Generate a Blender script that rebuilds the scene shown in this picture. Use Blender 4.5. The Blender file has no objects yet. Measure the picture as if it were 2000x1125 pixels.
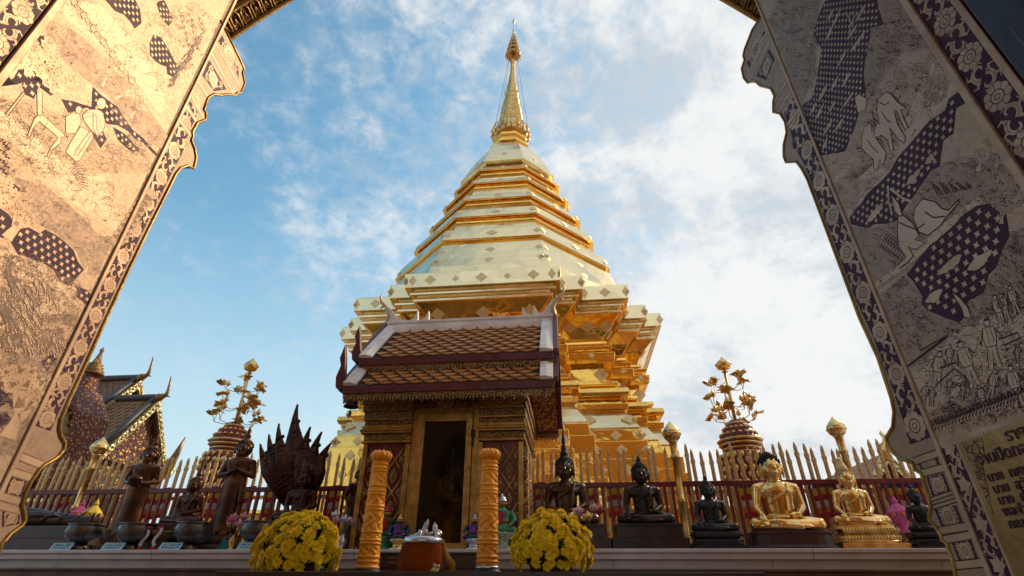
import bpy, bmesh, math, random
from mathutils import Vector, Matrix
from mathutils.geometry import tessellate_polygon
random.seed(7)
S = bpy.context.scene; COL = S.collection
rad, sin, cos, pi = math.radians, math.sin, math.cos, math.pi

# ---------------------------------------------------------------- camera
PSI, TH, RO = rad(6.3), rad(30.3), rad(.3)
FPX = 1000.0
EYE = Vector((0, 0, 1.0))
_R0 = Vector((cos(PSI), sin(PSI), 0))
_FW = Vector((-sin(PSI)*cos(TH), cos(PSI)*cos(TH), sin(TH)))
_U0 = Vector((sin(PSI)*sin(TH), -cos(PSI)*sin(TH), cos(TH)))
_UP = _U0*cos(RO) - _R0*sin(RO)
_RT = _R0*cos(RO) + _U0*sin(RO)
cd = bpy.data.cameras.new('camera'); cam = bpy.data.objects.new('camera', cd); COL.objects.link(cam)
cd.sensor_width = 36; cd.lens = 18; cd.clip_start = .05; cd.clip_end = 3000
cam.matrix_world = Matrix(((_RT.x, _UP.x, -_FW.x, EYE.x), (_RT.y, _UP.y, -_FW.y, EYE.y), (_RT.z, _UP.z, -_FW.z, EYE.z), (0, 0, 0, 1)))
S.camera = cam

# ---------------------------------------------------------------- sun, sky, exposure
SUN_EL, SUN_AZ = rad(36), rad(33)            # azimuth: degrees behind the camera's right-hand side
_h = Vector((cos(SUN_AZ), sin(SUN_AZ), 0))
_hw = Vector((_h.x*cos(PSI) - _h.y*sin(PSI), _h.x*sin(PSI) + _h.y*cos(PSI), 0))
SUN = Vector((_hw.x*cos(SUN_EL), _hw.y*cos(SUN_EL), sin(SUN_EL)))
ld = bpy.data.lights.new('sun', 'SUN'); ld.energy = 3.7; ld.angle = rad(2.5); ld.color = (1, .75, .46)
lo = bpy.data.objects.new('sun', ld); COL.objects.link(lo)
lo.rotation_euler = SUN.to_track_quat('Z', 'Y').to_euler(); lo.location = (20, 20, 30)
S.view_settings.view_transform = 'Standard'; S.view_settings.look = 'None'
S.view_settings.exposure = 0.15; S.view_settings.gamma = 1
W = bpy.data.worlds.new('World'); S.world = W; W.use_nodes = True
nt = W.node_tree; N = nt.nodes; N.clear()
def nn(t, **k):
    n = N.new(t)
    for a, b in k.items(): setattr(n, a, b)
    return n
def lk(a, b): nt.links.new(a, b)
def wm(op, a, b=None, c=None):
    n = nn('ShaderNodeMath', operation=op)
    for i, x in enumerate((a, b, c)):
        if x is None: continue
        if isinstance(x, (int, float)): n.inputs[i].default_value = x
        else: lk(x, n.inputs[i])
    return n.outputs[0]
sky = nn('ShaderNodeTexSky', sky_type='NISHITA', sun_disc=False, sun_elevation=SUN_EL, sun_rotation=math.atan2(SUN.x, SUN.y), air_density=1.3, dust_density=.6, ozone_density=2.0)
tc = nn('ShaderNodeTexCoord'); sp = nn('ShaderNodeSeparateXYZ'); lk(tc.outputs['Generated'], sp.inputs[0])
zz = wm('ADD', wm('MAXIMUM', sp.outputs[2], 0.0), .32)
cx = wm('DIVIDE', sp.outputs[0], zz); cy = wm('DIVIDE', sp.outputs[1], zz)
cb = nn('ShaderNodeCombineXYZ'); lk(cx, cb.inputs[0]); lk(cy, cb.inputs[1])
def wnoise(scale, detail, rough, dist=0, off=0, src=None):
    n = nn('ShaderNodeTexNoise'); n.inputs['Scale'].default_value = scale; n.inputs['Detail'].default_value = detail
    n.inputs['Roughness'].default_value = rough; n.inputs['Distortion'].default_value = dist
    mp = nn('ShaderNodeMapping'); mp.inputs['Location'].default_value = (off, off*.7, off*.3); lk(src or cb.outputs[0], mp.inputs[0]); lk(mp.outputs[0], n.inputs[0])
    return n.outputs[0]
big = wnoise(2.3, 5, .5, .15, 3.1, tc.outputs['Generated']); mot = wnoise(24.0, 4, .62, .3, 1.7); fin = wnoise(5.0, 6, .58, .2, 9.2, tc.outputs['Generated'])
side = wm('ADD', wm('MULTIPLY', sp.outputs[0], _R0.x), wm('MULTIPLY', sp.outputs[1], _R0.y))   # more cloud towards the sun
back = wm('MAXIMUM', wm('SUBTRACT', wm('MULTIPLY', sp.outputs[0], sin(PSI)), wm('MULTIPLY', sp.outputs[1], cos(PSI))), 0.0)   # unseen cloud added behind the camera to brighten and whiten the fronts
up = wm('MULTIPLY', sp.outputs[2], .5)
cov = wm('ADD', wm('ADD', wm('MULTIPLY', big, .55), wm('MULTIPLY', wm('SUBTRACT', mot, .5), wm('ADD', .15, wm('MULTIPLY', sp.outputs[2], 1.05)))), wm('ADD', wm('MULTIPLY', fin, .5), wm('ADD', wm('MULTIPLY', side, .75), wm('MULTIPLY', back, .4))))
mr = nn('ShaderNodeMapRange', interpolation_type='SMOOTHSTEP'); lk(cov, mr.inputs[0])
mr.inputs[1].default_value = .06; mr.inputs[2].default_value = .80
shade = nn('ShaderNodeMapRange', interpolation_type='SMOOTHSTEP'); lk(wm('ADD', wm('MULTIPLY', fin, 1.0), wm('MULTIPLY', mot, .22)), shade.inputs[0])
shade.inputs[1].default_value = .50; shade.inputs[2].default_value = .74
ccol = nn('ShaderNodeMix', data_type='RGBA'); lk(shade.outputs[0], ccol.inputs[0])
ccol.inputs[6].default_value = (4.9, 5.35, 5.8, 1); ccol.inputs[7].default_value = (7.6, 7.6, 7.5, 1)
skyg = nn('ShaderNodeMix', data_type='RGBA', blend_type='MULTIPLY'); skyg.inputs[0].default_value = 1; lk(sky.outputs[0], skyg.inputs[6]); skyg.inputs[7].default_value = (1.28, 1.78, 1.62, 1)
hz = nn('ShaderNodeMapRange', interpolation_type='SMOOTHSTEP'); lk(sp.outputs[2], hz.inputs[0]); hz.inputs[1].default_value = .62; hz.inputs[2].default_value = .0; hz.inputs[3].default_value = 0; hz.inputs[4].default_value = .92
skh = nn('ShaderNodeMix', data_type='RGBA'); lk(hz.outputs[0], skh.inputs[0]); lk(skyg.outputs[2], skh.inputs[6]); skh.inputs[7].default_value = (5.5, 6.4, 7.0, 1)
mx = nn('ShaderNodeMix', data_type='RGBA'); lk(wm('MULTIPLY', mr.outputs[0], .96), mx.inputs[0]); lk(skh.outputs[2], mx.inputs[6]); lk(ccol.outputs[2], mx.inputs[7])
bg = nn('ShaderNodeBackground'); bg.inputs[1].default_value = .11; lk(mx.outputs[2], bg.inputs[0])
wo = nn('ShaderNodeOutputWorld'); lk(bg.outputs[0], wo.inputs[0])

# ---------------------------------------------------------------- geometry of the photograph
def ray(u, v):
    return _FW + _RT*((u - 1000)/FPX) + _UP*((562.5 - v)/FPX)
def P(u, v, Y):
    d = ray(u, v); return EYE + d*(Y/d.y)
def XU(u, Y, z):
    k = (u - 1000)/FPX; A = _RT - _FW*k; p = Vector((0, Y, z - EYE.z)); return -A.dot(p)/A.x
def ZV(u, v, Y): return P(u, v, Y).z
def to_head(p):   # world -> heading frame of the doorway
    return Vector((p.x*cos(PSI) + p.y*sin(PSI), -p.x*sin(PSI) + p.y*cos(PSI), p.z))

# ---------------------------------------------------------------- helpers
class MB:
    def __init__(s): s.v, s.f, s.m, s.s = [], [], [], []; s.cur = 0; s.T = Matrix()
    def add(s, vs, fs, smooth=False, mi=None):
        o = len(s.v); s.v += [tuple(s.T @ Vector(p)) for p in vs]
        for f in fs: s.f.append([o + i for i in f]); s.m.append(s.cur if mi is None else mi); s.s.append(smooth)
        return s
    def box(s, x0, x1, y0, y1, z0, z1, mi=None):
        return s.add([(x0,y0,z0),(x1,y0,z0),(x1,y1,z0),(x0,y1,z0),(x0,y0,z1),(x1,y0,z1),(x1,y1,z1),(x0,y1,z1)],
                     [(0,3,2,1),(4,5,6,7),(0,1,5,4),(1,2,6,5),(2,3,7,6),(3,0,4,7)], False, mi)
    def loft(s, rings, cap=True, smooth=False, closed=True, mi=None):
        n = len(rings[0]); vs = [p for r in rings for p in r]; fs = []
        for k in range(len(rings) - 1):
            for i in range(n if closed else n - 1):
                j = (i + 1) % n; fs.append((k*n + i, k*n + j, (k+1)*n + j, (k+1)*n + i))
        if cap: fs.append(tuple(range(n - 1, -1, -1))); fs.append(tuple((len(rings)-1)*n + i for i in range(n)))
        return s.add(vs, fs, smooth, mi)
    def lathe(s, prof, n=24, c=(0, 0, 0), smooth=True, a0=0, sx=1, sy=1, cap=True, mi=None):
        rings = [[(c[0] + r*sx*cos(a0 + 2*pi*i/n), c[1] + r*sy*sin(a0 + 2*pi*i/n), c[2] + z) for i in range(n)] for r, z in prof]
        return s.loft(rings, cap, smooth, True, mi)
    def tube(s, pts, r, n=8, smooth=True, mi=None, flat=1.0):
        pts = [Vector(p) for p in pts]; rs = r if isinstance(r, (list, tuple)) else [r]*len(pts); rings = []; pu = None
        for i, p in enumerate(pts):
            t = (pts[min(i+1, len(pts)-1)] - pts[max(i-1, 0)]).normalized()
            if pu is None:
                pu = t.orthogonal().normalized()
            else:
                pu = (pu - t*pu.dot(t)).normalized()
            w = t.cross(pu)
            rings.append([tuple(p + pu*(rs[i]*cos(2*pi*k/n)) + w*(rs[i]*flat*sin(2*pi*k/n))) for k in range(n)])
        return s.loft(rings, True, smooth, True, mi)
    def prism(s, poly, fa, fb, smooth=False, mi=None):
        """poly: list of 2-D points; fa / fb map a point to the two end faces."""
        n = len(poly); tri = tessellate_polygon([[Vector((p[0], p[1], 0)) for p in poly]])
        vs = [fa(*p) for p in poly] + [fb(*p) for p in poly]
        fs = [tuple(reversed(t)) for t in tri] + [tuple(n + i for i in t) for t in tri]
        fs += [(i, (i+1) % n, n + (i+1) % n, n + i) for i in range(n)]
        return s.add(vs, fs, smooth, mi)
    def ell(s, c, r, n=12, m=8, mi=None):
        prof = [(sin(pi*k/m), -cos(pi*k/m)) for k in range(m + 1)]
        prof[0] = (.001, -1); prof[-1] = (.001, 1)
        rings = [[(c[0] + r[0]*a*cos(2*pi*i/n), c[1] + r[1]*a*sin(2*pi*i/n), c[2] + r[2]*z) for i in range(n)] for a, z in prof]
        return s.loft(rings, True, True, True, mi)
    def mesh(s, name, mats, recalc=True):
        me = bpy.data.meshes.new(name); me.from_pydata(s.v, [], s.f)
        for m in (mats if isinstance(mats, (list, tuple)) else [mats]): me.materials.append(m)
        me.polygons.foreach_set('material_index', s.m); me.polygons.foreach_set('use_smooth', s.s)
        if recalc:
            bm = bmesh.new(); bm.from_mesh(me); bmesh.ops.recalc_face_normals(bm, faces=bm.faces); bm.to_mesh(me); bm.free()
        me.update(); return me
    def build(s, name, mats, parent=None, bevel=0, recalc=True, loc=None, rz=0):
        return link(name, s.mesh(name, mats, recalc), parent, bevel, loc, rz)
def link(name, me, parent=None, bevel=0, loc=None, rz=0):
    o = bpy.data.objects.new(name, me); COL.objects.link(o); o.parent = parent
    if loc is not None: o.location = loc
    if rz: o.rotation_euler.z = rz
    if bevel:
        b = o.modifiers.new('bevel', 'BEVEL'); b.width = bevel; b.segments = 2; b.limit_method = 'ANGLE'; b.angle_limit = rad(40)
    return o
def tag(o, label=None, cat=None, group=None, kind=None):
    for k, x in (('label', label), ('category', cat), ('group', group), ('kind', kind)):
        if x: o[k] = x
    return o
def thing(name, label, cat, loc=(0, 0, 0), rz=0, group=None):
    o = bpy.data.objects.new(name, None); COL.objects.link(o); o.location = loc; o.rotation_euler.z = rz; o.empty_display_size = .1
    return tag(o, label, cat, group)
def kids(o): return [c for c in ALLK.get(o.name, [])]
def clone(o, parent=None, loc=None, rz=None, label=None, scale=None):
    c = o.copy(); COL.objects.link(c); c.parent = parent
    if loc is not None: c.location = loc
    if rz is not None: c.rotation_euler.z = rz
    if scale is not None: c.scale = (scale,)*3
    if label: c['label'] = label
    for ch in list(o.children): clone(ch, c)
    return c
def xf(loc=(0, 0, 0), rz=0, rx=0, ry=0, sc=1):
    return Matrix.Translation(loc) @ Matrix.Rotation(rz, 4, 'Z') @ Matrix.Rotation(ry, 4, 'Y') @ Matrix.Rotation(rx, 4, 'X') @ Matrix.Scale(sc, 4)

# sculpted bodies: overlapping limbs fused by a voxel remesh into one continuous surface
def cap(mb, a, b, ra, rb, n=12, fl=1.0):
    a, b = Vector(a), Vector(b); t = (b - a)
    if t.length < 1e-6: return
    t.normalize(); pts, rs = [], []
    for k in range(5): q = k/4*pi/2; pts.append(a - t*ra*cos(q)); rs.append(max(ra*sin(q), .0015))
    for k in range(5): q = k/4*pi/2; pts.append(b + t*rb*sin(q)); rs.append(max(rb*cos(q), .0015))
    pu = Vector((0, 1, 0)); pu = pu - t*pu.dot(t)
    pu = pu.normalized() if pu.length > .1 else t.orthogonal().normalized()
    w = t.cross(pu)
    mb.loft([[tuple(p + pu*(r*fl*cos(2*pi*k/n)) + w*(r*sin(2*pi*k/n))) for k in range(n)] for p, r in zip(pts, rs)], True, True)
def fuse(mb, name, mat, voxel, smooth=3):
    me = mb.mesh(name, mat); o = bpy.data.objects.new('tmp', me); COL.objects.link(o)
    r = o.modifiers.new('r', 'REMESH'); r.mode = 'VOXEL'; r.voxel_size = voxel; r.use_smooth_shade = True
    sm = o.modifiers.new('s', 'SMOOTH'); sm.iterations = smooth; sm.factor = .5
    out = bpy.data.meshes.new_from_object(o.evaluated_get(bpy.context.evaluated_depsgraph_get()))
    bpy.data.objects.remove(o); out.name = name; out.materials.clear(); out.materials.append(mat)
    out.polygons.foreach_set('use_smooth', [True]*len(out.polygons))
    return out
# ---------------------------------------------------------------- materials
class MT:
    def __init__(s, name):
        s.m = bpy.data.materials.new(name); s.m.use_nodes = True; s.t = s.m.node_tree; s.n = s.t.nodes
        s.b = s.n['Principled BSDF']; s.co = s.n.new('ShaderNodeTexCoord').outputs['Object']
    def lk(s, a, b): s.t.links.new(a, b)
    def node(s, t, **k):
        n = s.n.new(t)
        for a, b in k.items(): setattr(n, a, b)
        return n
    def math(s, op, a, b=None, clamp=False):
        n = s.node('ShaderNodeMath', operation=op); n.use_clamp = clamp
        for i, x in enumerate((a, b)):
            if x is None: continue
            if isinstance(x, (int, float)): n.inputs[i].default_value = x
            else: s.lk(x, n.inputs[i])
        return n.outputs[0]
    def mapv(s, sc=(1, 1, 1), rot=(0, 0, 0)):
        n = s.node('ShaderNodeMapping'); n.inputs['Scale'].default_value = sc; n.inputs['Rotation'].default_value = rot; s.lk(s.co, n.inputs[0]); return n.outputs[0]
    def noise(s, scale, detail=4, rough=.55, dist=0, vec=None):
        n = s.node('ShaderNodeTexNoise'); s.lk(vec or s.co, n.inputs[0]); n.inputs['Scale'].default_value = scale
        n.inputs['Detail'].default_value = detail; n.inputs['Roughness'].default_value = rough; n.inputs['Distortion'].default_value = dist; return n.outputs[0]
    def voro(s, scale, feat='F1', vec=None, out='Distance'):
        n = s.node('ShaderNodeTexVoronoi', feature=feat); s.lk(vec or s.co, n.inputs[0]); n.inputs['Scale'].default_value = scale; return n.outputs[out]
    def ramp(s, x, a, b):
        n = s.node('ShaderNodeMapRange', interpolation_type='SMOOTHSTEP'); s.lk(x, n.inputs[0]); n.inputs[1].default_value = a; n.inputs[2].default_value = b; return n.outputs[0]
    def mix(s, f, a, b):
        n = s.node('ShaderNodeMix', data_type='RGBA')
        for i, x in ((0, f), (6, a), (7, b)):
            if isinstance(x, (int, float)): n.inputs[i].default_value = x
            elif isinstance(x, tuple): n.inputs[i].default_value = (*x, 1)
            else: s.lk(x, n.inputs[i])
        return n.outputs[2]
    def set(s, key, x):
        i = s.b.inputs[key]
        if isinstance(x, (int, float)): i.default_value = x
        elif isinstance(x, tuple): i.default_value = (*x, 1)
        else: s.lk(x, i)
    def bump(s, h, strength=.3, dist=.01):
        n = s.node('ShaderNodeBump'); n.inputs['Strength'].default_value = strength; n.inputs['Distance'].default_value = dist; s.lk(h, n.inputs['Height']); s.lk(n.outputs[0], s.b.inputs['Normal'])
def simple(name, c, c2=None, sc=8, rough=.5, metal=0, bump=0, bsc=30, bd=.01, rv=.12, spec=None):
    t = MT(name); c2 = c2 or tuple(x*.72 for x in c)
    f = t.ramp(t.noise(sc, 5, .6), .36, .66); t.set('Base Color', t.mix(f, c2, c)); t.set('Metallic', metal)
    t.set('Roughness', t.math('ADD', t.math('MULTIPLY', t.noise(sc*2.3, 3), rv*2), rough - rv))
    if bump: t.bump(t.noise(bsc, 5, .6), bump, bd)
    if spec is not None: t.set('Specular IOR Level', spec)
    return t.m
def carved(name, hi, lo, sc=30, metal=.9, rough=.38, depth=.01, lo_metal=0, cut=(.25, .55), stretch=(1, 1, 1), thr=(.7, 1.25)):
    """deep relief: raised gilded scrolls over a recessed ground colour"""
    t = MT(name); v = t.mapv(stretch); nz = t.node('ShaderNodeTexNoise'); t.lk(v, nz.inputs[0]); nz.inputs['Scale'].default_value = sc*.5
    av = t.node('ShaderNodeVectorMath', operation='MULTIPLY_ADD'); t.lk(nz.outputs['Color'], av.inputs[0]); av.inputs[1].default_value = (1.3/sc,)*3; t.lk(v, av.inputs[2])
    d = t.voro(sc, 'F1', av.outputs[0]); e = t.voro(sc*.55, 'DISTANCE_TO_EDGE', av.outputs[0])
    h = t.math('ADD', t.ramp(d, cut[1], cut[0]), t.ramp(e, .0, .12)); f = t.ramp(h, *thr)
    t.set('Base Color', t.mix(f, lo, t.mix(t.noise(sc*.3, 3), tuple(x*.7 for x in hi), hi))); t.set('Metallic', t.math('ADD', t.math('MULTIPLY', f, metal - lo_metal), lo_metal))
    t.set('Roughness', rough); t.bump(h, .9, depth); return t.m
def goldsheet(name, c, rough=.2, wav=.25, fs=2.2, metal=1.0):
    """thin gilded sheets: broad dents that break the reflections, seams between sheets"""
    t = MT(name); n1 = t.noise(fs, 2, .4, .3); n2 = t.noise(fs*6, 3, .5)
    h = t.math('ADD', n1, t.math('MULTIPLY', n2, .12)); cell = t.voro(1.7, 'F1', t.mapv((1, 1, 1.8)), 'Color')
    sx = t.node('ShaderNodeSeparateColor'); t.lk(cell, sx.inputs[0])
    t.set('Base Color', t.mix(sx.outputs[0], tuple(x*.88 for x in c), c)); t.set('Metallic', metal)
    t.set('Roughness', t.math('ADD', t.math('MULTIPLY', sx.outputs[1], .1), max(rough - .05, .03))); t.bump(h, wav, .12); return t.m
def engraved(name, light, dark, sc, dens=.5, hatch=(1, 1, 1), hs=60, metal=.42, rough=.55, cut=.03):
    """gilded lacquer plate with fine incised line work"""
    t = MT(name); wv = t.node('ShaderNodeVectorMath', operation='MULTIPLY_ADD'); nz = t.node('ShaderNodeTexNoise'); t.lk(t.co, nz.inputs[0]); nz.inputs['Scale'].default_value = sc*.6
    t.lk(nz.outputs['Color'], wv.inputs[0]); wv.inputs[1].default_value = (1.2/sc,)*3; t.lk(t.co, wv.inputs[2])
    e1 = t.voro(sc, 'DISTANCE_TO_EDGE', wv.outputs[0]); e2 = t.voro(sc*2.7, 'DISTANCE_TO_EDGE', wv.outputs[0])
    ln = t.math('MAXIMUM', t.math('MULTIPLY', t.ramp(e1, cut*.9, cut*.2), t.ramp(t.noise(sc*.5, 2), .4, .6)), t.math('MULTIPLY', t.ramp(e2, cut*1.6, cut*.3), .5))
    hz = t.ramp(t.noise(hs, 4, .7, 0, t.mapv(hatch)), .62 - dens*.3, .72 - dens*.1); zone = t.ramp(t.noise(sc*.35, 3), .35, .62)
    f = t.math('MAXIMUM', t.math('MULTIPLY', ln, .6), t.math('MULTIPLY', t.math('MULTIPLY', hz, zone), .2 + .3*dens), True)
    t.set('Base Color', t.mix(f, t.mix(t.noise(3.5, 3), tuple(x*.82 for x in light), light), dark)); t.set('Metallic', t.math('MULTIPLY', t.math('SUBTRACT', 1, f), metal))
    t.set('Roughness', rough); t.bump(t.math('SUBTRACT', 1, f), .25, .002); return t.m
GOLD = goldsheet('gilded_sheet', (.97, .60, .14), .09, .34, 1.4)  # undersides and lower tiers: warm reflected glow put into the deeper colour
GOLD_SKYLIT = goldsheet('sky_tinted_gilded_sheet', (.95, .80, .48), .22, .16)  # same gilding, with the sky's reflection painted in as a paler colour
GOLD_ORN = carved('embossed_gilt', (.95, .74, .42), (.75, .52, .24), 55, .95, .4, .003, .8)
GOLD_ROD = simple('gilt_rod', (.85, .6, .24), (.6, .36, .1), 9, .3, .95, .4, 45, .006)
GOLD_POL = simple('polished_gold', (.92, .66, .28), (.7, .42, .13), 3, .25, 1, .12, 40, .004, .1)
GOLD_OLD = carved('carved_gilt_wood', (.55, .34, .11), (.07, .022, .012), 62, .75, .42, .008)
GOLD_RED = carved('gilt_on_red', (.6, .38, .13), (.16, .012, .012), 46, .75, .4, .006)
GOLD_TRIM = simple('gilt_trim', (.5, .3, .08), (.3, .16, .035), 14, .42, .7, .4, 60, .004)
MOSAIC = carved('mirror_mosaic', (.8, .62, .28), (.12, .13, .06), 12, .8, .3, .006)
RED = simple('red_lacquer', (.19, .007, .012), (.10, .005, .009), 6, .4, 0, .1, 30)
MAROON = simple('maroon_paint', (.13, .018, .03), (.08, .01, .018), 8, .45, 0, .1, 40)
WHITE = simple('white_plaster', (.82, .81, .81), (.66, .62, .6), 5, .6, 0, .25, 22, .006)
MARBLE = simple('white_marble', (.60, .575, .61), (.5, .47, .5), 3, .35, 0, .05, 40)
BROWNSTONE = simple('brown_step', (.12, .07, .05), (.07, .04, .03), 4, .55, 0, .2, 30)
BRONZE = simple('bronze', (.14, .065, .035), (.045, .022, .015), 4, .36, .75, .2, 45, .006, .16)
BRONZE_DK = simple('dark_bronze', (.05, .033, .025), (.024, .017, .014), 6, .34, .7, .12, 25)
COPPER = simple('reddish_bronze', (.095, .04, .024), (.035, .016, .011), 7, .4, .7, .3, 30)
BLACK = simple('black_lacquer', (.014, .015, .018), (.008, .008, .010), 6, .36, .2, .06, 25)
BLACKHAIR = simple('black_hair', (.012, .012, .014), None, 30, .6, 0, .8, 90, .01)
PEWTER = simple('pewter', (.16, .15, .15), (.07, .065, .065), 14, .34, .85, .3, 60, .004)
SILVER = simple('silver_foil', (.7, .72, .75), (.4, .42, .46), 10, .25, .9, .4, 30)
WOOD = simple('dark_wood', (.055, .028, .014), (.028, .014, .008), 5, .42, 0, .2, 25)
IRON = simple('black_iron', (.02, .02, .02), None, 20, .5, .4)
WAX = simple('orange_wax', (.92, .40, .008), (.8, .28, .005), 9, .5, 0, .3, 60, .008)
YEL = simple('yellow_petal', (1.0, .78, .008), (.95, .64, .006), 14, .6, 0, 0)
LEAF = simple('dark_leaf', (.028, .045, .012), (.012, .022, .008), 12, .55)
TERRA = simple('pot_clay', (.17, .08, .05), None, 8, .7)
CLOTH_O = simple('orange_cloth', (.22, .042, .002), (.13, .022, .002), 4, .85, 0, .3, 14, .01, spec=.1)
RIBBON = simple('yellow_ribbon', (.55, .28, .03), None, 8, .45)
TEAL = simple('teal_cloth', (.02, .24, .27), None, 8, .7)
CARD = simple('blue_card', (.35, .62, .74), None, 20, .5)
INK = simple('ink', (.03, .03, .06), None, 20, .6)
PINK = simple('pink_paper', (.72, .13, .33), (.58, .08, .25), 10, .65)
YPAPER = simple('yellow_paper', (.72, .55, .04), (.55, .4, .03), 10, .65)
RPAPER = simple('red_paper', (.45, .02, .035), None, 10, .6)
F_BLUE, F_YEL, F_RED, F_WHT, F_ORG = [simple('flag_' + n, c, None, 6, .8) for n, c in (('blue', (.03, .05, .25)), ('yellow', (.8, .5, .03)), ('red', (.6, .02, .03)), ('white', (.75, .72, .72)), ('orange', (.8, .2, .02)))]
GREEN = simple('green_enamel', (.05, .32, .18), None, 8, .35)
NAVY = simple('navy_enamel', (.02, .03, .10), None, 8, .35)
VIOLET = simple('violet_enamel', (.28, .03, .42), None, 8, .35)
SKIN_D = simple('gilt_skin', (.5, .27, .07), None, 8, .4, .5)
GLASSY = bpy.data.materials.new('dark_glass'); GLASSY.use_nodes = True; _n = GLASSY.node_tree; _n.nodes.clear()
_g, _t, _m, _o = [_n.nodes.new('ShaderNode' + k) for k in ('BsdfGlossy', 'BsdfTransparent', 'MixShader', 'OutputMaterial')]
_g.inputs['Roughness'].default_value = .04; _g.inputs['Color'].default_value = (.6, .6, .62, 1); _t.inputs['Color'].default_value = (.55, .52, .46, 1); _f = _n.nodes.new('ShaderNodeFresnel'); _n.links.new(_f.outputs[0], _m.inputs[0])
_n.links.new(_t.outputs[0], _m.inputs[1]); _n.links.new(_g.outputs[0], _m.inputs[2]); _n.links.new(_m.outputs[0], _o.inputs[0])
PL_LIGHT, PL_DARK = (.64, .43, .28), (.08, .022, .052)
PANEL = engraved('engraved_panel', (.62, .42, .275), (.17, .09, .08), 40, .6)
PANEL_ROCK = engraved('engraved_rock', (.50, .33, .22), (.12, .06, .065), 55, .95, (1, 1, 1), 110)
PANEL_PALE = engraved('engraved_pale', (.70, .49, .33), (.34, .21, .15), 26, .2, (1, .35, 1), 60)
PANEL_GRASS = engraved('engraved_grass', (.60, .395, .25), (.16, .085, .07), 70, .65, (1, .25, 1), 130)
PANEL_EDGE = engraved('engraved_edge', (.54, .36, .23), (.12, .06, .07), 60, .8, (1, 1, 1), 150, .42, .55, .06)
PLATE = simple('gilt_plate', (.46, .29, .11), (.34, .2, .07), 7, .36, .55, .35, 50, .004)
P_GOLD = simple('panel_gold', PL_LIGHT, (.47, .30, .19), 9, .55, .4, .15, 60, .002)
P_DARK = simple('panel_purple', PL_DARK, (.056, .016, .042), 5, .6, .0, 0, spec=.25)
P_LINE = simple('panel_line', (.10, .045, .055), None, 5, .6, spec=.25)
P_LINE_S = simple('panel_line_brown', (.30, .17, .11), None, 5, .6)
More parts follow.
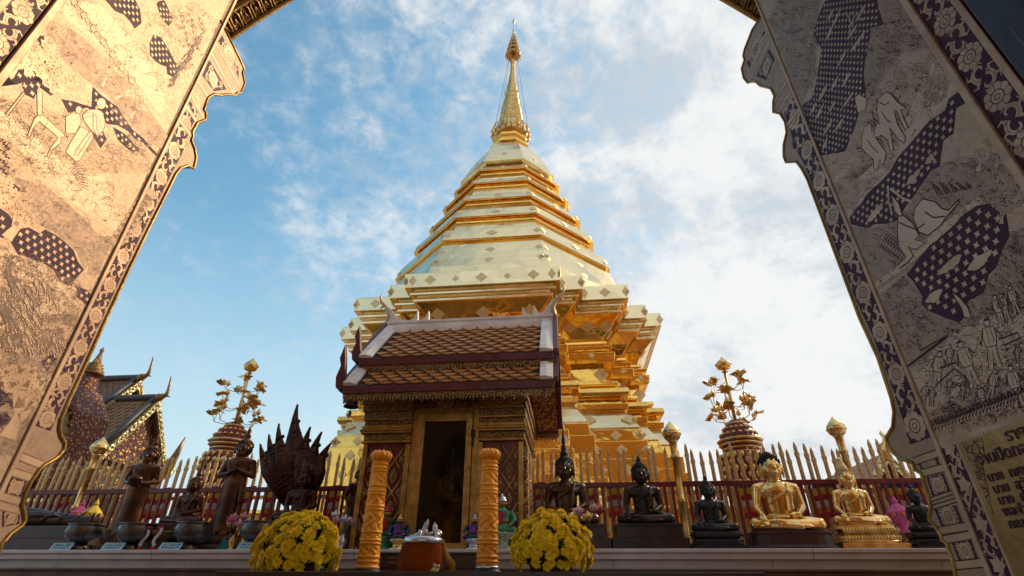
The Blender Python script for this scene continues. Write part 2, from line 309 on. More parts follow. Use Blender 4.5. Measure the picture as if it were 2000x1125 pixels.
# ---------------------------------------------------------------- doorway: engraved panels, arch, hall
YD = 1.30
class Plane:
    """one engraved door panel lying in a vertical plane that runs towards the shrine"""
    def __init__(s, X0, sg): s.X0, s.sg = X0, sg; s.mb = {}; s.base = Vector((X0, YD, 0))
    def pt(s, u, v): d = to_head(ray(u, v)); t = s.X0/d.x; return (d.y*t, 1 + d.z*t)
    def M(s, k):
        if k not in s.mb: s.mb[k] = MB()
        return s.mb[k]
    def at(s, y, z, h): return (s.sg*h, y - YD, z)
    def flat(s, k, P2, lay):
        """flat inlay on the plate, P2 in plate coordinates"""
        h = .00013*lay; tri = tessellate_polygon([[Vector((p[0], p[1], 0)) for p in P2]])
        s.M(k).add([s.at(y, z, h) for y, z in P2], tri)
    def poly(s, k, pts, lay, sc=1, ox=0, oy=0): s.flat(k, [s.pt(ox + a/sc, oy + b/sc) for a, b in pts], lay)
    def rib(s, k, P2, w, lay, taper=False):
        n = len(P2); L, R = [], []
        for i, p in enumerate(P2):
            a = P2[max(i-1, 0)]; b = P2[min(i+1, n-1)]; dx, dy = b[0]-a[0], b[1]-a[1]; l = math.hypot(dx, dy) or 1
            ww = w*.5*((1 - i/(n-1))*.8 + .2 if taper else 1); L.append((p[0]-dy/l*ww, p[1]+dx/l*ww)); R.append((p[0]+dy/l*ww, p[1]-dx/l*ww))
        vs = [s.at(y, z, .00013*lay) for y, z in L + R]; s.M(k).add(vs, [(i, i+1, n+i+1, n+i) for i in range(n-1)])
    def line(s, k, pts, w, lay, sc=1, ox=0, oy=0, close=False, taper=False):
        q = [s.pt(ox + a/sc, oy + b/sc) for a, b in pts]
        if close: q.append(q[0])
        s.rib(k, q, w, lay, taper)
    def fig(s, pts, lay, sc, ox, oy, w=.0022, fill='pale'):
        s.poly(fill, pts, lay, sc, ox, oy); s.line('line', pts, w, lay + 1, sc, ox, oy, True)
    def disc(s, k, c, r, lay, n=12, lob=0, e=1):
        s.flat(k, [(c[0] + r*(1 + lob*(i % 2))*cos(2*pi*i/n), c[1] + r*e*(1 + lob*(i % 2))*sin(2*pi*i/n)) for i in range(n)], lay)
    def flower(s, c, r, lay, rich=False):
        n = 9
        for i in range(n):
            a = 2*pi*i/n; s.disc('gold', (c[0] + r*.66*cos(a), c[1] + r*.66*sin(a)), r*.34, lay + .1*(i % 2), 8)
        s.disc('gold', c, r*.6, lay + .3, 14); s.rib('line', [(c[0] + r*.47*cos(2*pi*i/16), c[1] + r*.47*sin(2*pi*i/16)) for i in range(17)], r*.09, lay + .6)
        s.rib('line', [(c[0] + r*.2*cos(2*pi*i/10), c[1] + r*.2*sin(2*pi*i/10)) for i in range(11)], r*.07, lay + .6)
        for i in range(n if rich else 0):
            a = 2*pi*(i + .5)/n; s.rib('line', [(c[0] + r*.5*cos(a), c[1] + r*.5*sin(a)), (c[0] + r*.96*cos(a), c[1] + r*.96*sin(a))], r*.05, lay + .6)
    def scroll(s, c, r, ax, hand, lay, rich=False):
        """a pair of tapering volutes round the point c; ax: angle of the band"""
        for q in (0, 1):
            pts = []
            for i in range(18):
                a = i/17; th = ax + hand*(q*pi + .4 + a*4.6); rr = r*(1.06 - a*.88); o = r*.52*(1 if q else -1)
                pts.append((c[0] + o*cos(ax)*.9 + rr*.62*cos(th), c[1] + o*sin(ax)*.9 + rr*.62*sin(th)))
            s.rib('gold', pts, r*.36, lay + .2*q, True)
            if rich: s.rib('line', pts[:14], r*.04, lay + .5, True)
            for j in (1, 4, 8):
                a = ax + hand*(q*pi + j*.5); s.rib('gold', [pts[j], (pts[j][0] + r*.4*cos(a), pts[j][1] + r*.4*sin(a)), (pts[j][0] + r*.55*cos(a + .7*hand), pts[j][1] + r*.55*sin(a + .7*hand))], r*.26, lay, True)
    def band(s, za, zb, y0f, y1f, lay, rich=False):
        """dark strip filled with flowers and volutes between the curves y0f(z), y1f(z)"""
        n = 40
        for i in range(n):
            a, b = za + (zb-za)*i/n, za + (zb-za)*(i+1)/n
            s.M('dark').add([s.at(y0f(a), a, .00013*lay), s.at(y1f(a), a, .00013*lay), s.at(y1f(b), b, .00013*lay), s.at(y0f(b), b, .00013*lay)], [(0, 1, 2, 3)])
        z = za; k = 0
        while z < zb:
            w = abs(y1f(z) - y0f(z)); c = ((y0f(z) + y1f(z))/2, z + w*.5)
            if k % 2 == 0: s.flower(c, w*.49, lay + 1, rich)
            else: s.scroll(c, w*.56, pi/2, 1 if k % 4 == 1 else -1, lay + 1, rich)
            z += w*(.98 if k % 2 == 0 else 1.02); k += 1
        for yf, o in ((y0f, 1), (y1f, -1)): s.rib('line', [(yf(za + (zb-za)*i/20), za + (zb-za)*i/20) for i in range(21)], .0025, lay + .5)
    def florets(s, P2, pitch, lay, avoid=None):
        ys = [p[0] for p in P2]; zs = [p[1] for p in P2]
        def inside(y, z):
            c = False; j = len(P2) - 1
            for i in range(len(P2)):
                (y1, z1), (y2, z2) = P2[i], P2[j]
                if (z1 > z) != (z2 > z) and y < (y2-y1)*(z-z1)/(z2-z1) + y1: c = not c
                j = i
            return c
        z = math.floor(min(zs)/pitch)*pitch; row = 0
        while z < max(zs):
            y = math.floor(min(ys)/pitch)*pitch + (pitch/2 if row % 2 else 0)
            while y < max(ys):
                r = pitch*.27
                if all(inside(y + dx*r*1.15, z + dz*r*1.15) for dx, dz in ((1, 0), (-1, 0), (0, 1), (0, -1))):
                    n = 16; s.flat('gold', [(y + r*(1 if i % 4 == 2 else .72 if i % 2 else .5)*1.1*cos(2*pi*i/n), z + r*(1 if i % 4 == 2 else .72 if i % 2 else .5)*1.1*sin(2*pi*i/n)) for i in range(n)], lay)
                y += pitch
            z += pitch*.72; row += 1
    def night(s, pts, sc, ox, oy, pitch=.023, lay=2):
        P2 = [s.pt(ox + a/sc, oy + b/sc) for a, b in pts]
        rough = []
        for i, p in enumerate(P2):
            q = P2[(i+1) % len(P2)]; rough.append(p); l = math.hypot(q[0]-p[0], q[1]-p[1])
            if l > .05:
                for k in range(1, int(l/.02)):
                    f = k/int(l/.02); rough.append((p[0] + (q[0]-p[0])*f + random.uniform(-.004, .004), p[1] + (q[1]-p[1])*f + random.uniform(-.004, .004)))
        s.flat('dark', rough, lay); s.florets(P2, pitch, lay + 1)
    def cloud(s, a, b, lay, sc, ox, oy, w=.011):
        A, B = s.pt(ox + a[0]/sc, oy + a[1]/sc), s.pt(ox + b[0]/sc, oy + b[1]/sc); dx, dy = B[0]-A[0], B[1]-A[1]; l = math.hypot(dx, dy); n = 9; U, D = [], []
        for i in range(n + 1):
            f = i/n; h = w*sin(pi*f)**.8*random.uniform(.5, 1.2); U.append((A[0] + dx*f - dy/l*h, A[1] + dy*f + dx/l*h)); D.append((A[0] + dx*f + dy/l*h*.6, A[1] + dy*f - dx/l*h*.6))
        s.flat('gold', U + D[::-1][1:-1], lay)
    def leafmass(s, c, r, n, lay, sc, ox, oy, k='gold'):
        for i in range(n):
            a, q = random.uniform(0, 2*pi), r*math.sqrt(random.random()); C = s.pt(ox + (c[0] + q*cos(a))/sc, oy + (c[1] + q*sin(a))/sc)
            s.disc(k, C, random.uniform(.006, .011), lay + .02*i/n, 10, .55)
            s.disc('line', C, .0022, lay + .6, 6)
    def branch(s, p, ang, ln, w, d, lay, sc, ox, oy, k='gold'):
        e = (p[0] + ln*cos(ang), p[1] + ln*sin(ang)); m = ((p[0]+e[0])/2 + random.uniform(-.08, .08)*ln, (p[1]+e[1])/2 + random.uniform(-.08, .08)*ln)
        s.line(k, [p, m, e], w, lay, sc, ox, oy, False, True)
        if d > 0:
            for q in range(3): s.branch(e, ang + (q-1)*.55 + random.uniform(-.25, .25), ln*.68, w*.62, d - 1, lay + .05, sc, ox, oy, k)
    def hatch(s, pts, n, ang, ln, sc, ox, oy, lay=2.2, w=.0011, k='line', seed=1, jit=.25):
        """field of short incised strokes inside an outline"""
        R_ = random.Random(seed); xs_ = [p[0] for p in pts]; ys_ = [p[1] for p in pts]; c = 0
        while c < n:
            c += 1; x, y = R_.uniform(min(xs_), max(xs_)), R_.uniform(min(ys_), max(ys_)); ins = False; j = len(pts) - 1
            for i in range(len(pts)):
                (xa, ya), (xb, yb) = pts[i], pts[j]
                if (ya > y) != (yb > y) and x < (xb-xa)*(y-ya)/(yb-ya) + xa: ins = not ins
                j = i
            if not ins: continue
            a = ang + R_.gauss(0, jit); l = ln*R_.uniform(.4, 1.2); b = R_.uniform(-.3, .3)*l
            s.line(k, [(x, y), (x + .5*l*cos(a) - b*sin(a)*.5, y + .5*l*sin(a) + b*cos(a)*.5), (x + l*cos(a), y + l*sin(a))], w*R_.uniform(.6, 1.3), lay, sc, ox, oy, False, True)
    def scallops(s, pts, n, r, sc, ox, oy, lay=2.4, seed=1, k='line'):
        """overlapping rounded rocks and leaf tufts drawn in outline"""
        R_ = random.Random(seed); xs_ = [p[0] for p in pts]; ys_ = [p[1] for p in pts]
        for c in range(n):
            x, y = R_.uniform(min(xs_), max(xs_)), R_.uniform(min(ys_), max(ys_)); ins = False; j = len(pts) - 1
            for i in range(len(pts)):
                (xa, ya), (xb, yb) = pts[i], pts[j]
                if (ya > y) != (yb > y) and x < (xb-xa)*(y-ya)/(yb-ya) + xa: ins = not ins
                j = i
            if not ins: continue
            q = r*R_.uniform(.5, 1.2); t0 = R_.uniform(-2.6, -1.6)
            if c % 3: 
                s.line(k, [(x + q*cos(t0 + a*.4)*1.25, y + q*sin(t0 + a*.4)) for a in range(8)], .0013, lay, sc, ox, oy)
                for h in range(3): s.line(k, [(x + q*.5*cos(t0 + h), y + q*.5*sin(t0 + h)), (x + q*.9*cos(t0 + h + .2), y + q*.9*sin(t0 + h + .2))], .0009, lay, sc, ox, oy)
            else:
                for a in range(5): b = -1.57 + (a - 2)*.5 + R_.uniform(-.1, .1); s.line(k if c % 2 else 'gold', [(x, y), (x + q*.6*cos(b), y + q*.6*sin(b)), (x + q*cos(b + .25), y + q*sin(b + .25))], .0016, lay + .4, sc, ox, oy, False, True)
    def man(s, p, h, lean, lay, sc, ox, oy, k='pale', pose=0):
        """small engraved standing figure: p feet, h height in picture units, lean in radians"""
        ux, uy = sin(lean), -cos(lean); vx, vy = cos(lean), sin(lean)
        Q = lambda a, b: (p[0] + (ux*b + vx*a)*h, p[1] + (uy*b + vy*a)*h)
        s.fig([Q(-.11, .82), Q(.11, .82), Q(.13, .62), Q(.09, .42), Q(.12, 0), Q(.03, 0), Q(0, .38), Q(-.05, 0), Q(-.14, 0), Q(-.10, .42), Q(-.14, .62)], lay, sc, ox, oy, .0018, k)
        s.fig([Q(.06*cos(t), .92 + .075*sin(t)) for t in [2*pi*i/9 for i in range(9)]], lay + .4, sc, ox, oy, .0018, k)
        s.poly('line', [Q(.062*cos(t), .95 + .06*sin(t)) for t in [pi*i/6 for i in range(7)]], lay + 2, sc, ox, oy)
        for sg in (-1, 1):
            e = Q(sg*.2, .58 + .1*pose*sg); f = Q(sg*(.1 + .16*pose), .5 + .2*pose); s.line('line', [Q(sg*.12, .79), e, f], .0028, lay + 1.4, sc, ox, oy)
        s.line('line', [Q(-.1, .44), Q(.1, .44)], .0022, lay + 1.4, sc, ox, oy)
        for a, b, c, d in ((-.05, .78, -.03, .5), (.04, .8, .06, .5), (.06, .4, .08, .08), (-.07, .4, -.09, .1), (.0, .75, .09, .55)): s.line('line', [Q(a, b), Q((a+c)/2 + .012, (b+d)/2), Q(c, d)], .0012, lay + 1.3, sc, ox, oy)

def interp(path):
    """y of a traced edge at height z (outermost crossing)"""
    def f(z):
        b = None
        for (y1, z1), (y2, z2) in zip(path, path[1:]):
            if min(z1, z2) <= z <= max(z1, z2) and z1 != z2:
                y = y1 + (y2-y1)*(z-z1)/(z2-z1); b = y if b is None else max(b, y)
        return b if b is not None else (path[0][1] if z > path[0][1] else path[-1][0])
    return f

def panel(name, X0, sg, edge_px, bord_px, fa_px, fb_px, ga_px, gb_px, zcap, zlow, label):
    p = Plane(X0, sg); w = to_head(Vector((0, 0, 0)))
    bx, by = X0, YD; loc = (bx*cos(PSI) - by*sin(PSI), bx*sin(PSI) + by*cos(PSI), 0)
    root = thing(name, label, 'door panel', loc, PSI)
    p.root = root; edge = [p.pt(*q) for q in edge_px]; yb = sum(p.pt(*q)[0] for q in bord_px)/len(bord_px)
    p.edge, p.yb = edge, yb; p.fa, p.fb, p.ga, p.gb = [p.pt(*q)[0] for q in (fa_px, fb_px, ga_px, gb_px)]
    # shaped outer strip, a plank cut to the traced curve
    st = MB(); P2 = [(yb, 3.9), (edge[0][0] - .02, 3.9)] + edge + [(edge[-1][0] - .02, 0), (yb, 0)]
    st.prism(P2, lambda y, z: p.at(y, z, 0), lambda y, z: p.at(y, z, -.05)); st.build('edge_plank', PANEL_EDGE, root)
    rim = MB(); rim.tube([p.at(y, z, .001) for y, z in edge], .0055, 6); rim.build('rim', GOLD_TRIM, root)
    f = MB(); f.prism([(p.fa, 0), (yb, 0), (yb, 4.1), (p.fa, 4.1)], lambda y, z: p.at(y, z, 0), lambda y, z: p.at(y, z, -.05)); f.build('picture_field', PANEL, root)
    g = MB(); g.prism([(p.gb - .03, 0), (p.fa, 0), (p.fa, 4.1), (p.gb - .03, 4.1)], lambda y, z: p.at(y, z, -.0005), lambda y, z: p.at(y, z, -.05)); g.build('outer_plank', P_DARK, root)
    m = MB()
    for y0, y1, h in ((yb - .006, yb + .007, .006), (p.fb, p.fa, .008), (p.gb, p.ga, .008)):
        m.prism([(y0, 0), (y1, 0), (y1, 4.1), (y0, 4.1)], lambda y, z: p.at(y, z, h), lambda y, z: p.at(y, z, -.01))
    m.build('moulding', P_GOLD, root, .002)
    for y in ((p.fb + p.fa)/2, (p.gb + p.ga)/2): p.rib('line', [(y, 0), (y, 4.1)], .003, 9.4)
    ys = interp(edge); p.ys = ys
    ym = lambda z: min(ys(z + d) for d in (-.07, -.045, -.02, 0, .02, .045, .07)); p.band(zlow, zcap, lambda z: yb + .011, lambda z: max(ym(z) - .013, yb + .05), 1.2)
    p.band(.2, 4.0, lambda z: p.ga + .004, lambda z: p.fb - .004, 1.2, True)
    return p
def bars(p, L, sc, ox, oy):
    for a, b in L:
        A, B = p.pt(ox + a[0]/sc, oy + a[1]/sc), p.pt(ox + b[0]/sc, oy + b[1]/sc); A = (p.yb + .008, A[1])
        p.rib('gold', [A, B], .017, 3.5); 
        for d in (-.0095, .0095): p.rib('line', [(A[0], A[1] + d), (B[0], B[1] + d)], .003, 4)
def fill(p, quads, sc, ox, oy):
    """ornamented compartments between the bars"""
    for q in quads:
        P2 = [p.pt(ox + a/sc, oy + b/sc) for a, b in q]; c = (sum(a for a, b in P2)/4, sum(b for a, b in P2)/4); I = [(c[0] + (a - c[0])*.84, c[1] + (b - c[1])*.84) for a, b in P2]
        p.flat('dark', I, 2); r = min(math.hypot(I[0][0]-I[2][0], I[0][1]-I[2][1]), math.hypot(I[1][0]-I[3][0], I[1][1]-I[3][1]))*.33
        p.flower(c, r*.8, 3)
        for k in range(4): p.scroll(((c[0] + I[k][0]*1.3)/2.3, (c[1] + I[k][1]*1.3)/2.3), r*.36, pi/4 + k*pi/2, 1 if k % 2 else -1, 3)
        for k in range(4): p.rib('gold', [((I[k][0]*2 + c[0])/3, (I[k][1]*2 + c[1])/3), ((I[(k+1) % 4][0]*2 + c[0])/3, (I[(k+1) % 4][1]*2 + c[1])/3)], .003, 2.6)
def finish(p, ln=None):
    for k, nm, mat in (('dark', 'inlay_ground', P_DARK), ('gold', 'gilt_ornament', P_GOLD), ('pale', 'gilt_figures', PANEL_PALE), ('line', 'incised_lines', ln or P_LINE), ('rock', 'gilt_rocks', PANEL_ROCK), ('grass', 'gilt_meadow', PANEL_GRASS)):
        if k in p.mb: p.mb[k].build(nm, mat, p.root, recalc=False)

# ---- panel on the sunny side
EL = [(430, 40), (455, 89), (476, 133), (473, 142), (477.6, 162), (470, 181), (463, 181), (459.5, 186), (445, 184), (430, 186), (417, 184), (406.6, 190), (404, 195), (397.5, 214.6), (402, 221), (400.5, 234), (385.4, 239), (375, 257), (376, 266), (373, 275), (379.4, 290), (382.4, 308), (378, 329.5), (366, 323), (352, 328), (343, 339), (290.7, 444), (250.7, 526.7), (198.7, 640), (178.8, 684.8), (134.4, 780.8), (117.6, 819), (115, 836), (117.6, 850), (126, 865), (124.8, 877), (115, 890), (106, 897), (83.6, 909.7), (77, 916), (59.5, 941), (50.7, 959), (44.3, 978), (42, 985), (47, 1005), (48, 1017), (42, 1027), (20, 1042), (10, 1055), (2.5, 1060), (0, 1070), (-24, 1125), (-40, 1160), (-46, 1180)]
pL = panel('carved_door_panel', -1.25, 1, EL, [(432, 57), (298, 338), (31, 890)], (127, 0), (105, 0), (17.8, 0), (-8, 0), 2.62, 1.36, 'sunlit gilded door panel engraved with pale scenes of people and trees')
z1 = (3.308, 0, 0); z2 = (3.75, 0, 340); z3 = (4.1667, 0, 620); zf = (5.623, 0, 180); z4 = (3.9475, 0, 840)
bars(pL, [((1385, 260), (1550, 560)), ((1360, 330), (1505, 600)), ((1270, 510), (1345, 625)), ((1225, 600), (1322, 770)), ((1195, 670), (1270, 785)), ((1150, 760), (1238, 880))], *z1)
bars(pL, [((150, 200), (325, 270)), ((85, 318), (245, 370)), ((5, 510), (175, 565)), ((0, 575), (172, 620))], *z4)
fill(pL, [((1345, 360), (1480, 590), (1385, 605), (1290, 480))], *z1)
fill(pL, [((1425, 200), (1550, 450), (1555, 530), (1395, 245))], *z1)
fill(pL, [((75, 345), (225, 385), (170, 530), (15, 500))], *z4)
fill(pL, [((5, 600), (170, 640), (160, 730), (0, 760))], *z4)
# paths of light, rocks
pL.poly('pale', [(440, 0), (640, 30), (760, 150), (900, 320), (1010, 500), (1080, 690), (1030, 740), (900, 560), (700, 350), (520, 190), (430, 130), (400, 60)], 1.5, *z1)
pL.poly('rock', [(300, 130), (420, 160), (560, 260), (700, 420), (860, 560), (1000, 760), (1100, 900), (1080, 990), (900, 860), (700, 620), (560, 520), (400, 380), (300, 280)], 1.6, *z1)
pL.poly('grass', [(0, 640), (180, 640), (420, 760), (600, 900), (900, 960), (980, 1120), (0, 1120)], 1.3, *z1)
pL.poly('pale', [(0, 720), (60, 740), (330, 990), (560, 1120), (300, 1120), (0, 860)], 1.7, *z1)
pL.poly('pale', [(300, 0), (760, 20), (900, 330), (880, 440), (700, 330), (560, 240), (430, 130)], 1.7, *z2)
pL.poly('rock', [(110, 20), (330, 80), (560, 270), (700, 420), (820, 500), (700, 760), (620, 720), (560, 560), (400, 430), (190, 330), (120, 200)], 1.5, *z2)
pL.poly('pale', [(0, 560), (110, 560), (300, 650), (430, 790), (600, 850), (520, 1125), (0, 1125)], 1.3, *z2)
pL.poly('rock', [(0, 340), (300, 320), (560, 330), (420, 560), (330, 700), (150, 1120), (0, 1120)], 1.4, *z3)
# dark sky with florets
pL.night([(620, -40), (850, -60), (905, 60), (915, 150), (870, 185), (800, 95), (740, 70), (690, 10)], *z1)
pL.night([(965, 280), (990, 225), (1040, 240), (1090, 320), (1130, 400), (1168, 430), (1130, 505), (1080, 480), (1075, 430), (1010, 400), (970, 360)], *z1)
pL.night([(395, 640), (480, 655), (590, 690), (600, 560), (650, 610), (700, 650), (760, 690), (800, 760), (860, 840), (925, 890), (1030, 1005), (1010, 1010), (920, 920), (870, 900), (830, 850), (760, 810), (690, 800), (640, 740), (560, 695), (440, 730)], *z1)
pL.night([(140, 540), (210, 515), (300, 470), (380, 330), (350, 480), (395, 560), (330, 620), (250, 560), (220, 640), (160, 610)], *z1)
pL.night([(0, 560), (60, 470), (130, 380), (230, 230), (290, 230), (270, 330), (380, 420), (330, 540), (200, 520), (110, 545), (40, 500)], *z1)
pL.night([(0, 250), (60, 290), (100, 350), (75, 430), (20, 470), (-20, 450), (-20, 260)], *z2)
pL.night([(80, 500), (150, 400), (210, 390), (290, 435), (330, 405), (400, 440), (480, 500), (540, 560), (570, 640), (615, 700), (560, 760), (500, 820), (430, 770), (390, 700), (330, 660), (270, 640), (200, 610), (130, 590)], *z2)
pL.night([(-40, 540), (40, 470), (120, 430), (200, 410), (270, 440), (290, 520), (200, 600), (140, 590), (60, 640), (-40, 640)], *z3, .05)
pL.night([(-40, 640), (60, 640), (120, 690), (140, 740), (110, 760), (60, 690), (-40, 760)], *z3, .06)
pL.night([(-40, 790), (60, 770), (90, 830), (40, 880), (-40, 890)], *z3, .06)
pL.leafmass((240, 360), 130, 60, 4, *z1); pL.leafmass((370, 520), 90, 30, 4, *z1)
pL.leafmass((150, 520), 130, 40, 5, *z3); pL.leafmass((30, 140), 90, 26, 4, *z2)
for a in ((930, 230, -1.0, 70), (660, 560, -1.2, 80), (740, 640, -.5, 70), (840, 760, -.9, 60), (390, 600, -1.1, 60), (60, 500, -.9, 110)): pL.branch((a[0], a[1]), a[2], a[3], .012, 3, 5, *z1)
pL.branch((50, 470), -1.0, 110, .03, 3, 5, *z2); pL.branch((620, 720), -1.1, 60, .012, 3, 5, *z2); pL.branch((60, 980), -1.2, 260, .05, 3, 5, *z3); pL.branch((150, 820), -.6, 120, .03, 3, 5, *z3)
for i in range(16): pL.branch((1150 + i*9, 60 + (i*37) % 230), 1.0, 40, .004, 1, 5, 3.308, 0, 0, 'line')
for i in range(26): pL.branch((1180 + i*8 - 60, 500 - i*13 + (i*29) % 50), 2.0 + (i % 3)*.2, 42, .005, 1, 5, 3.308, 0, 0, 'line')
for i in range(12): pL.branch((-20 + (i*23) % 70, 500 + i*34), .4, 40, .005, 1, 5, 5.623, 0, 180, 'dark')
for Q, fr, pt_ in (([(1010, 20), (1060, 0), (1120, 120), (1090, 170), (1040, 120)], z1, .02), ([(560, 770), (640, 800), (690, 900), (650, 960), (600, 880)], z1, .02), ([(730, 820), (800, 860), (900, 960), (860, 990), (760, 900)], z1, .02), ([(20, 90), (90, 60), (150, 110), (110, 170), (30, 150)], z2, .022), ([(560, 820), (640, 850), (700, 930), (640, 960), (560, 900)], z2, .022), ([(330, 360), (420, 300), (470, 330), (380, 440)], z3, .024)): pL.night(Q, *fr, pt_)
# standing pair, bowed bridge, pole
pL.fig([(900, 260), (960, 195), (1060, 185), (1120, 215), (1155, 330), (1140, 400), (1085, 480), (1055, 470), (1010, 430), (930, 330)], 6, *zf)
pL.fig([(880, 380), (1010, 440), (1020, 500), (880, 740), (830, 760), (720, 655), (760, 570)], 6, *zf)
pL.fig([(1110 + 52*cos(t), 125 + 62*sin(t)) for t in [2*pi*i/12 for i in range(12)]], 7, *zf)
pL.fig([(1020, 240), (1050, 240), (1060, 400), (1090, 470), (1055, 470), (1020, 400)], 7.5, *zf)
pL.fig([(980, 430), (830, 640), (815, 690), (850, 695), (900, 620), (1000, 470)], 7.5, *zf)
pL.fig([(720, 270), (790, 225), (870, 240), (890, 330), (830, 450), (720, 450)], 5.5, *zf); pL.fig([(862 + 36*cos(t), 195 + 42*sin(t)) for t in [2*pi*i/12 for i in range(12)]], 6, *zf)
pL.fig([(400, 260), (470, 250), (710, 470), (670, 500), (660, 560), (560, 640), (530, 730), (515, 700), (560, 600), (640, 500), (430, 320), (360, 400), (320, 500), (295, 490), (370, 300)], 6, *zf)
pL.fig([(405, 0), (465, 0), (460, 250), (410, 260)], 5.4, *zf); pL.fig([(250, 0), (275, 5), (85, 255), (60, 240)], 6, *zf)
for i in range(9): pL.line('line', [(785 + i*12, 870 + i*26), (830 + i*9, 815 + i*28), (930 + i*6, 800 + i*34)], .002, 5, *zf)
for i in range(5): pL.fig([(120 + 55*i, 470 + 42*i), (160 + 60*i, 440 + 40*i), (215 + 58*i, 500 + 44*i), (190 + 56*i, 560 + 40*i), (140 + 55*i, 540 + 42*i)], 4, 3.75, 0, 340, .0016, 'rock') if i > 4 else None
for i in range(9): pL.fig([(560 - i*28 + 60*cos(t), 130 + i*42 - 280 + 46*sin(t)) for t in [2*pi*k/9 for k in range(9)]], 3, 3.75, 140, 420, .0014, 'rock')
for i in range(7): pL.man((520 + i*62, 80 + i*84), 120, -.55, 4, *z1, 'pale', i % 3*.5)
rr = random.Random(3)
for i in range(52):
    a, b = rr.random(), rr.random(); x = -30 + a*480*(1 - b*.35); y = 620 + b*430 + a*a*260; 
    pL.man((x, y + 90), 120 + 40*b, rr.uniform(-.5, -.2), 4 + i*.05, *z2, 'pale', rr.choice((0, .4, .9)))
for i in range(22):
    x = -10 + i*26; pL.man((x, 210 + i*3 + rr.uniform(-20, 60)), 150, rr.uniform(-.5, -.1), 4 + i*.05, *z3, 'pale', rr.choice((0, .5)))
for pts, n, ang, ln, fr, sd in (([(300, 130), (560, 260), (860, 560), (1100, 900), (1080, 990), (700, 620), (400, 380), (300, 280)], 700, .8, 26, z1, 1), ([(440, 0), (760, 150), (1010, 500), (1080, 690), (1030, 740), (700, 350), (430, 130)], 300, .85, 60, z1, 2), ([(1110, 60), (1270, 20), (1420, 180), (1200, 520), (1130, 400), (1000, 220)], 500, -1.2, 22, z1, 3), ([(0, 640), (420, 760), (900, 960), (980, 1120), (0, 1120)], 900, .75, 40, z1, 4), ([(700, 700), (1000, 820), (1100, 920), (980, 1120), (840, 960)], 300, -.6, 26, z1, 9),
        ([(110, 20), (330, 80), (700, 420), (820, 500), (700, 760), (560, 560), (190, 330)], 700, -.5, 26, z2, 5), ([(300, 0), (760, 20), (900, 330), (880, 440), (560, 240)], 260, .7, 50, z2, 6), ([(0, 560), (300, 650), (600, 850), (520, 1125), (0, 1125)], 1100, -.8, 40, z2, 7), ([(0, 300), (560, 330), (330, 700), (150, 1120), (0, 1120)], 900, .2, 40, z3, 8), ([(0, 0), (640, 0), (560, 330), (0, 330)], 700, -.6, 40, z3, 10)):
    pL.hatch(pts, n, ang, ln, *fr, 2.2, .0012, 'line', sd); pL.scallops(pts, n//3, ln*1.1, *fr, 2.4, sd)
finish(pL, P_LINE_S)
# ---- panel in the shade
ER = [(1488, 30), (1470, 57.5), (1454.7, 96.4), (1452, 109), (1454.7, 116.7), (1449, 133.8), (1453, 152.4), (1461, 162), (1473, 157), (1485.8, 168), (1506, 172.7), (1513, 186.7), (1510.7, 199), (1510.7, 219), (1524.7, 222.4), (1534, 238), (1537, 258), (1531, 283), (1531, 305), (1535.6, 317), (1556, 316), (1566.7, 329.8), (1577.5, 350), (1679, 620), (1714.7, 697), (1742, 779), (1747, 804), (1744.6, 834), (1732, 854), (1734, 868.8), (1746, 885), (1762, 897), (1784, 904), (1788, 917.6), (1801.6, 925.7), (1804, 939), (1815, 971.8), (1819, 988), (1815, 1015), (1830, 1031), (1838, 1045), (1841, 1056), (1850, 1061), (1865, 1107), (1867, 1125), (1878, 1165), (1884, 1190)]
pR = panel('carved_door_panel', 1.15, -1, ER, [(1495, 43), (1619.5, 350), (1829, 860)], (1800, 62), (1800, 34), (1858.7, 0), (1880, 0), 2.74, 1.36, 'shaded gilded door panel engraved with elephants, dark sky and a panel of writing')
y1 = (3.2145, 1380, 0); y2 = (3.516, 1500, 300); y3 = (4.017, 1640, 580); y4 = (3.69, 1700, 820)
bars(pR, [((400, 245), (280, 490)), ((385, 195), (238, 400)), ((455, 370), (390, 545)), ((515, 490), (425, 640)), ((535, 560), (450, 705)), ((580, 690), (500, 790))], *y1)
bars(pR, [((485, 240), (315, 300)), ((530, 345), (370, 385)), ((605, 535), (430, 592)), ((618, 560), (432, 622)), ((700, 768), (500, 800)), ((722, 830), (525, 865)), ((800, 1030), (610, 1050))], *y4)
fill(pR, [((395, 285), (440, 360), (375, 520), (300, 490))], *y1); fill(pR, [((370, 170), (385, 190), (260, 450), (240, 400))], *y1)
fill(pR, [((535, 370), (595, 520), (440, 570), (390, 405))], *y4); fill(pR, [((630, 600), (690, 750), (500, 780), (445, 640))], *y4); fill(pR, [((735, 850), (795, 1010), (635, 1035), (570, 880))], *y4); fill(pR, [((490, 255), (520, 330), (360, 370), (330, 320))], *y4)
pR.poly('rock', [(390, 130), (440, 0), (720, 0), (700, 110), (690, 320), (680, 480), (600, 650), (560, 560)], 1.5, *y1)
pR.poly('rock', [(1030, 180), (1120, 150), (1080, 60), (1060, -20), (1220, -20), (1420, 300), (1230, 330), (1000, 640), (980, 470)], 1.5, *y1)
pR.poly('grass', [(720, 980), (880, 960), (960, 700), (1010, 610), (1080, 560), (1430, 300), (1540, 520), (1250, 860), (1000, 1125), (780, 1125)], 1.6, *y1)
pR.poly('pale', [(1440, 330), (1500, 430), (1570, 560), (1330, 830), (1110, 1090), (1030, 1125), (950, 1125), (1180, 900), (1240, 780), (1320, 600), (1410, 420)], 1.8, *y1)
pR.poly('pale', [(940, 970), (880, 1080), (820, 1125), (800, 1125), (850, 1060)], 1.9, *y1)
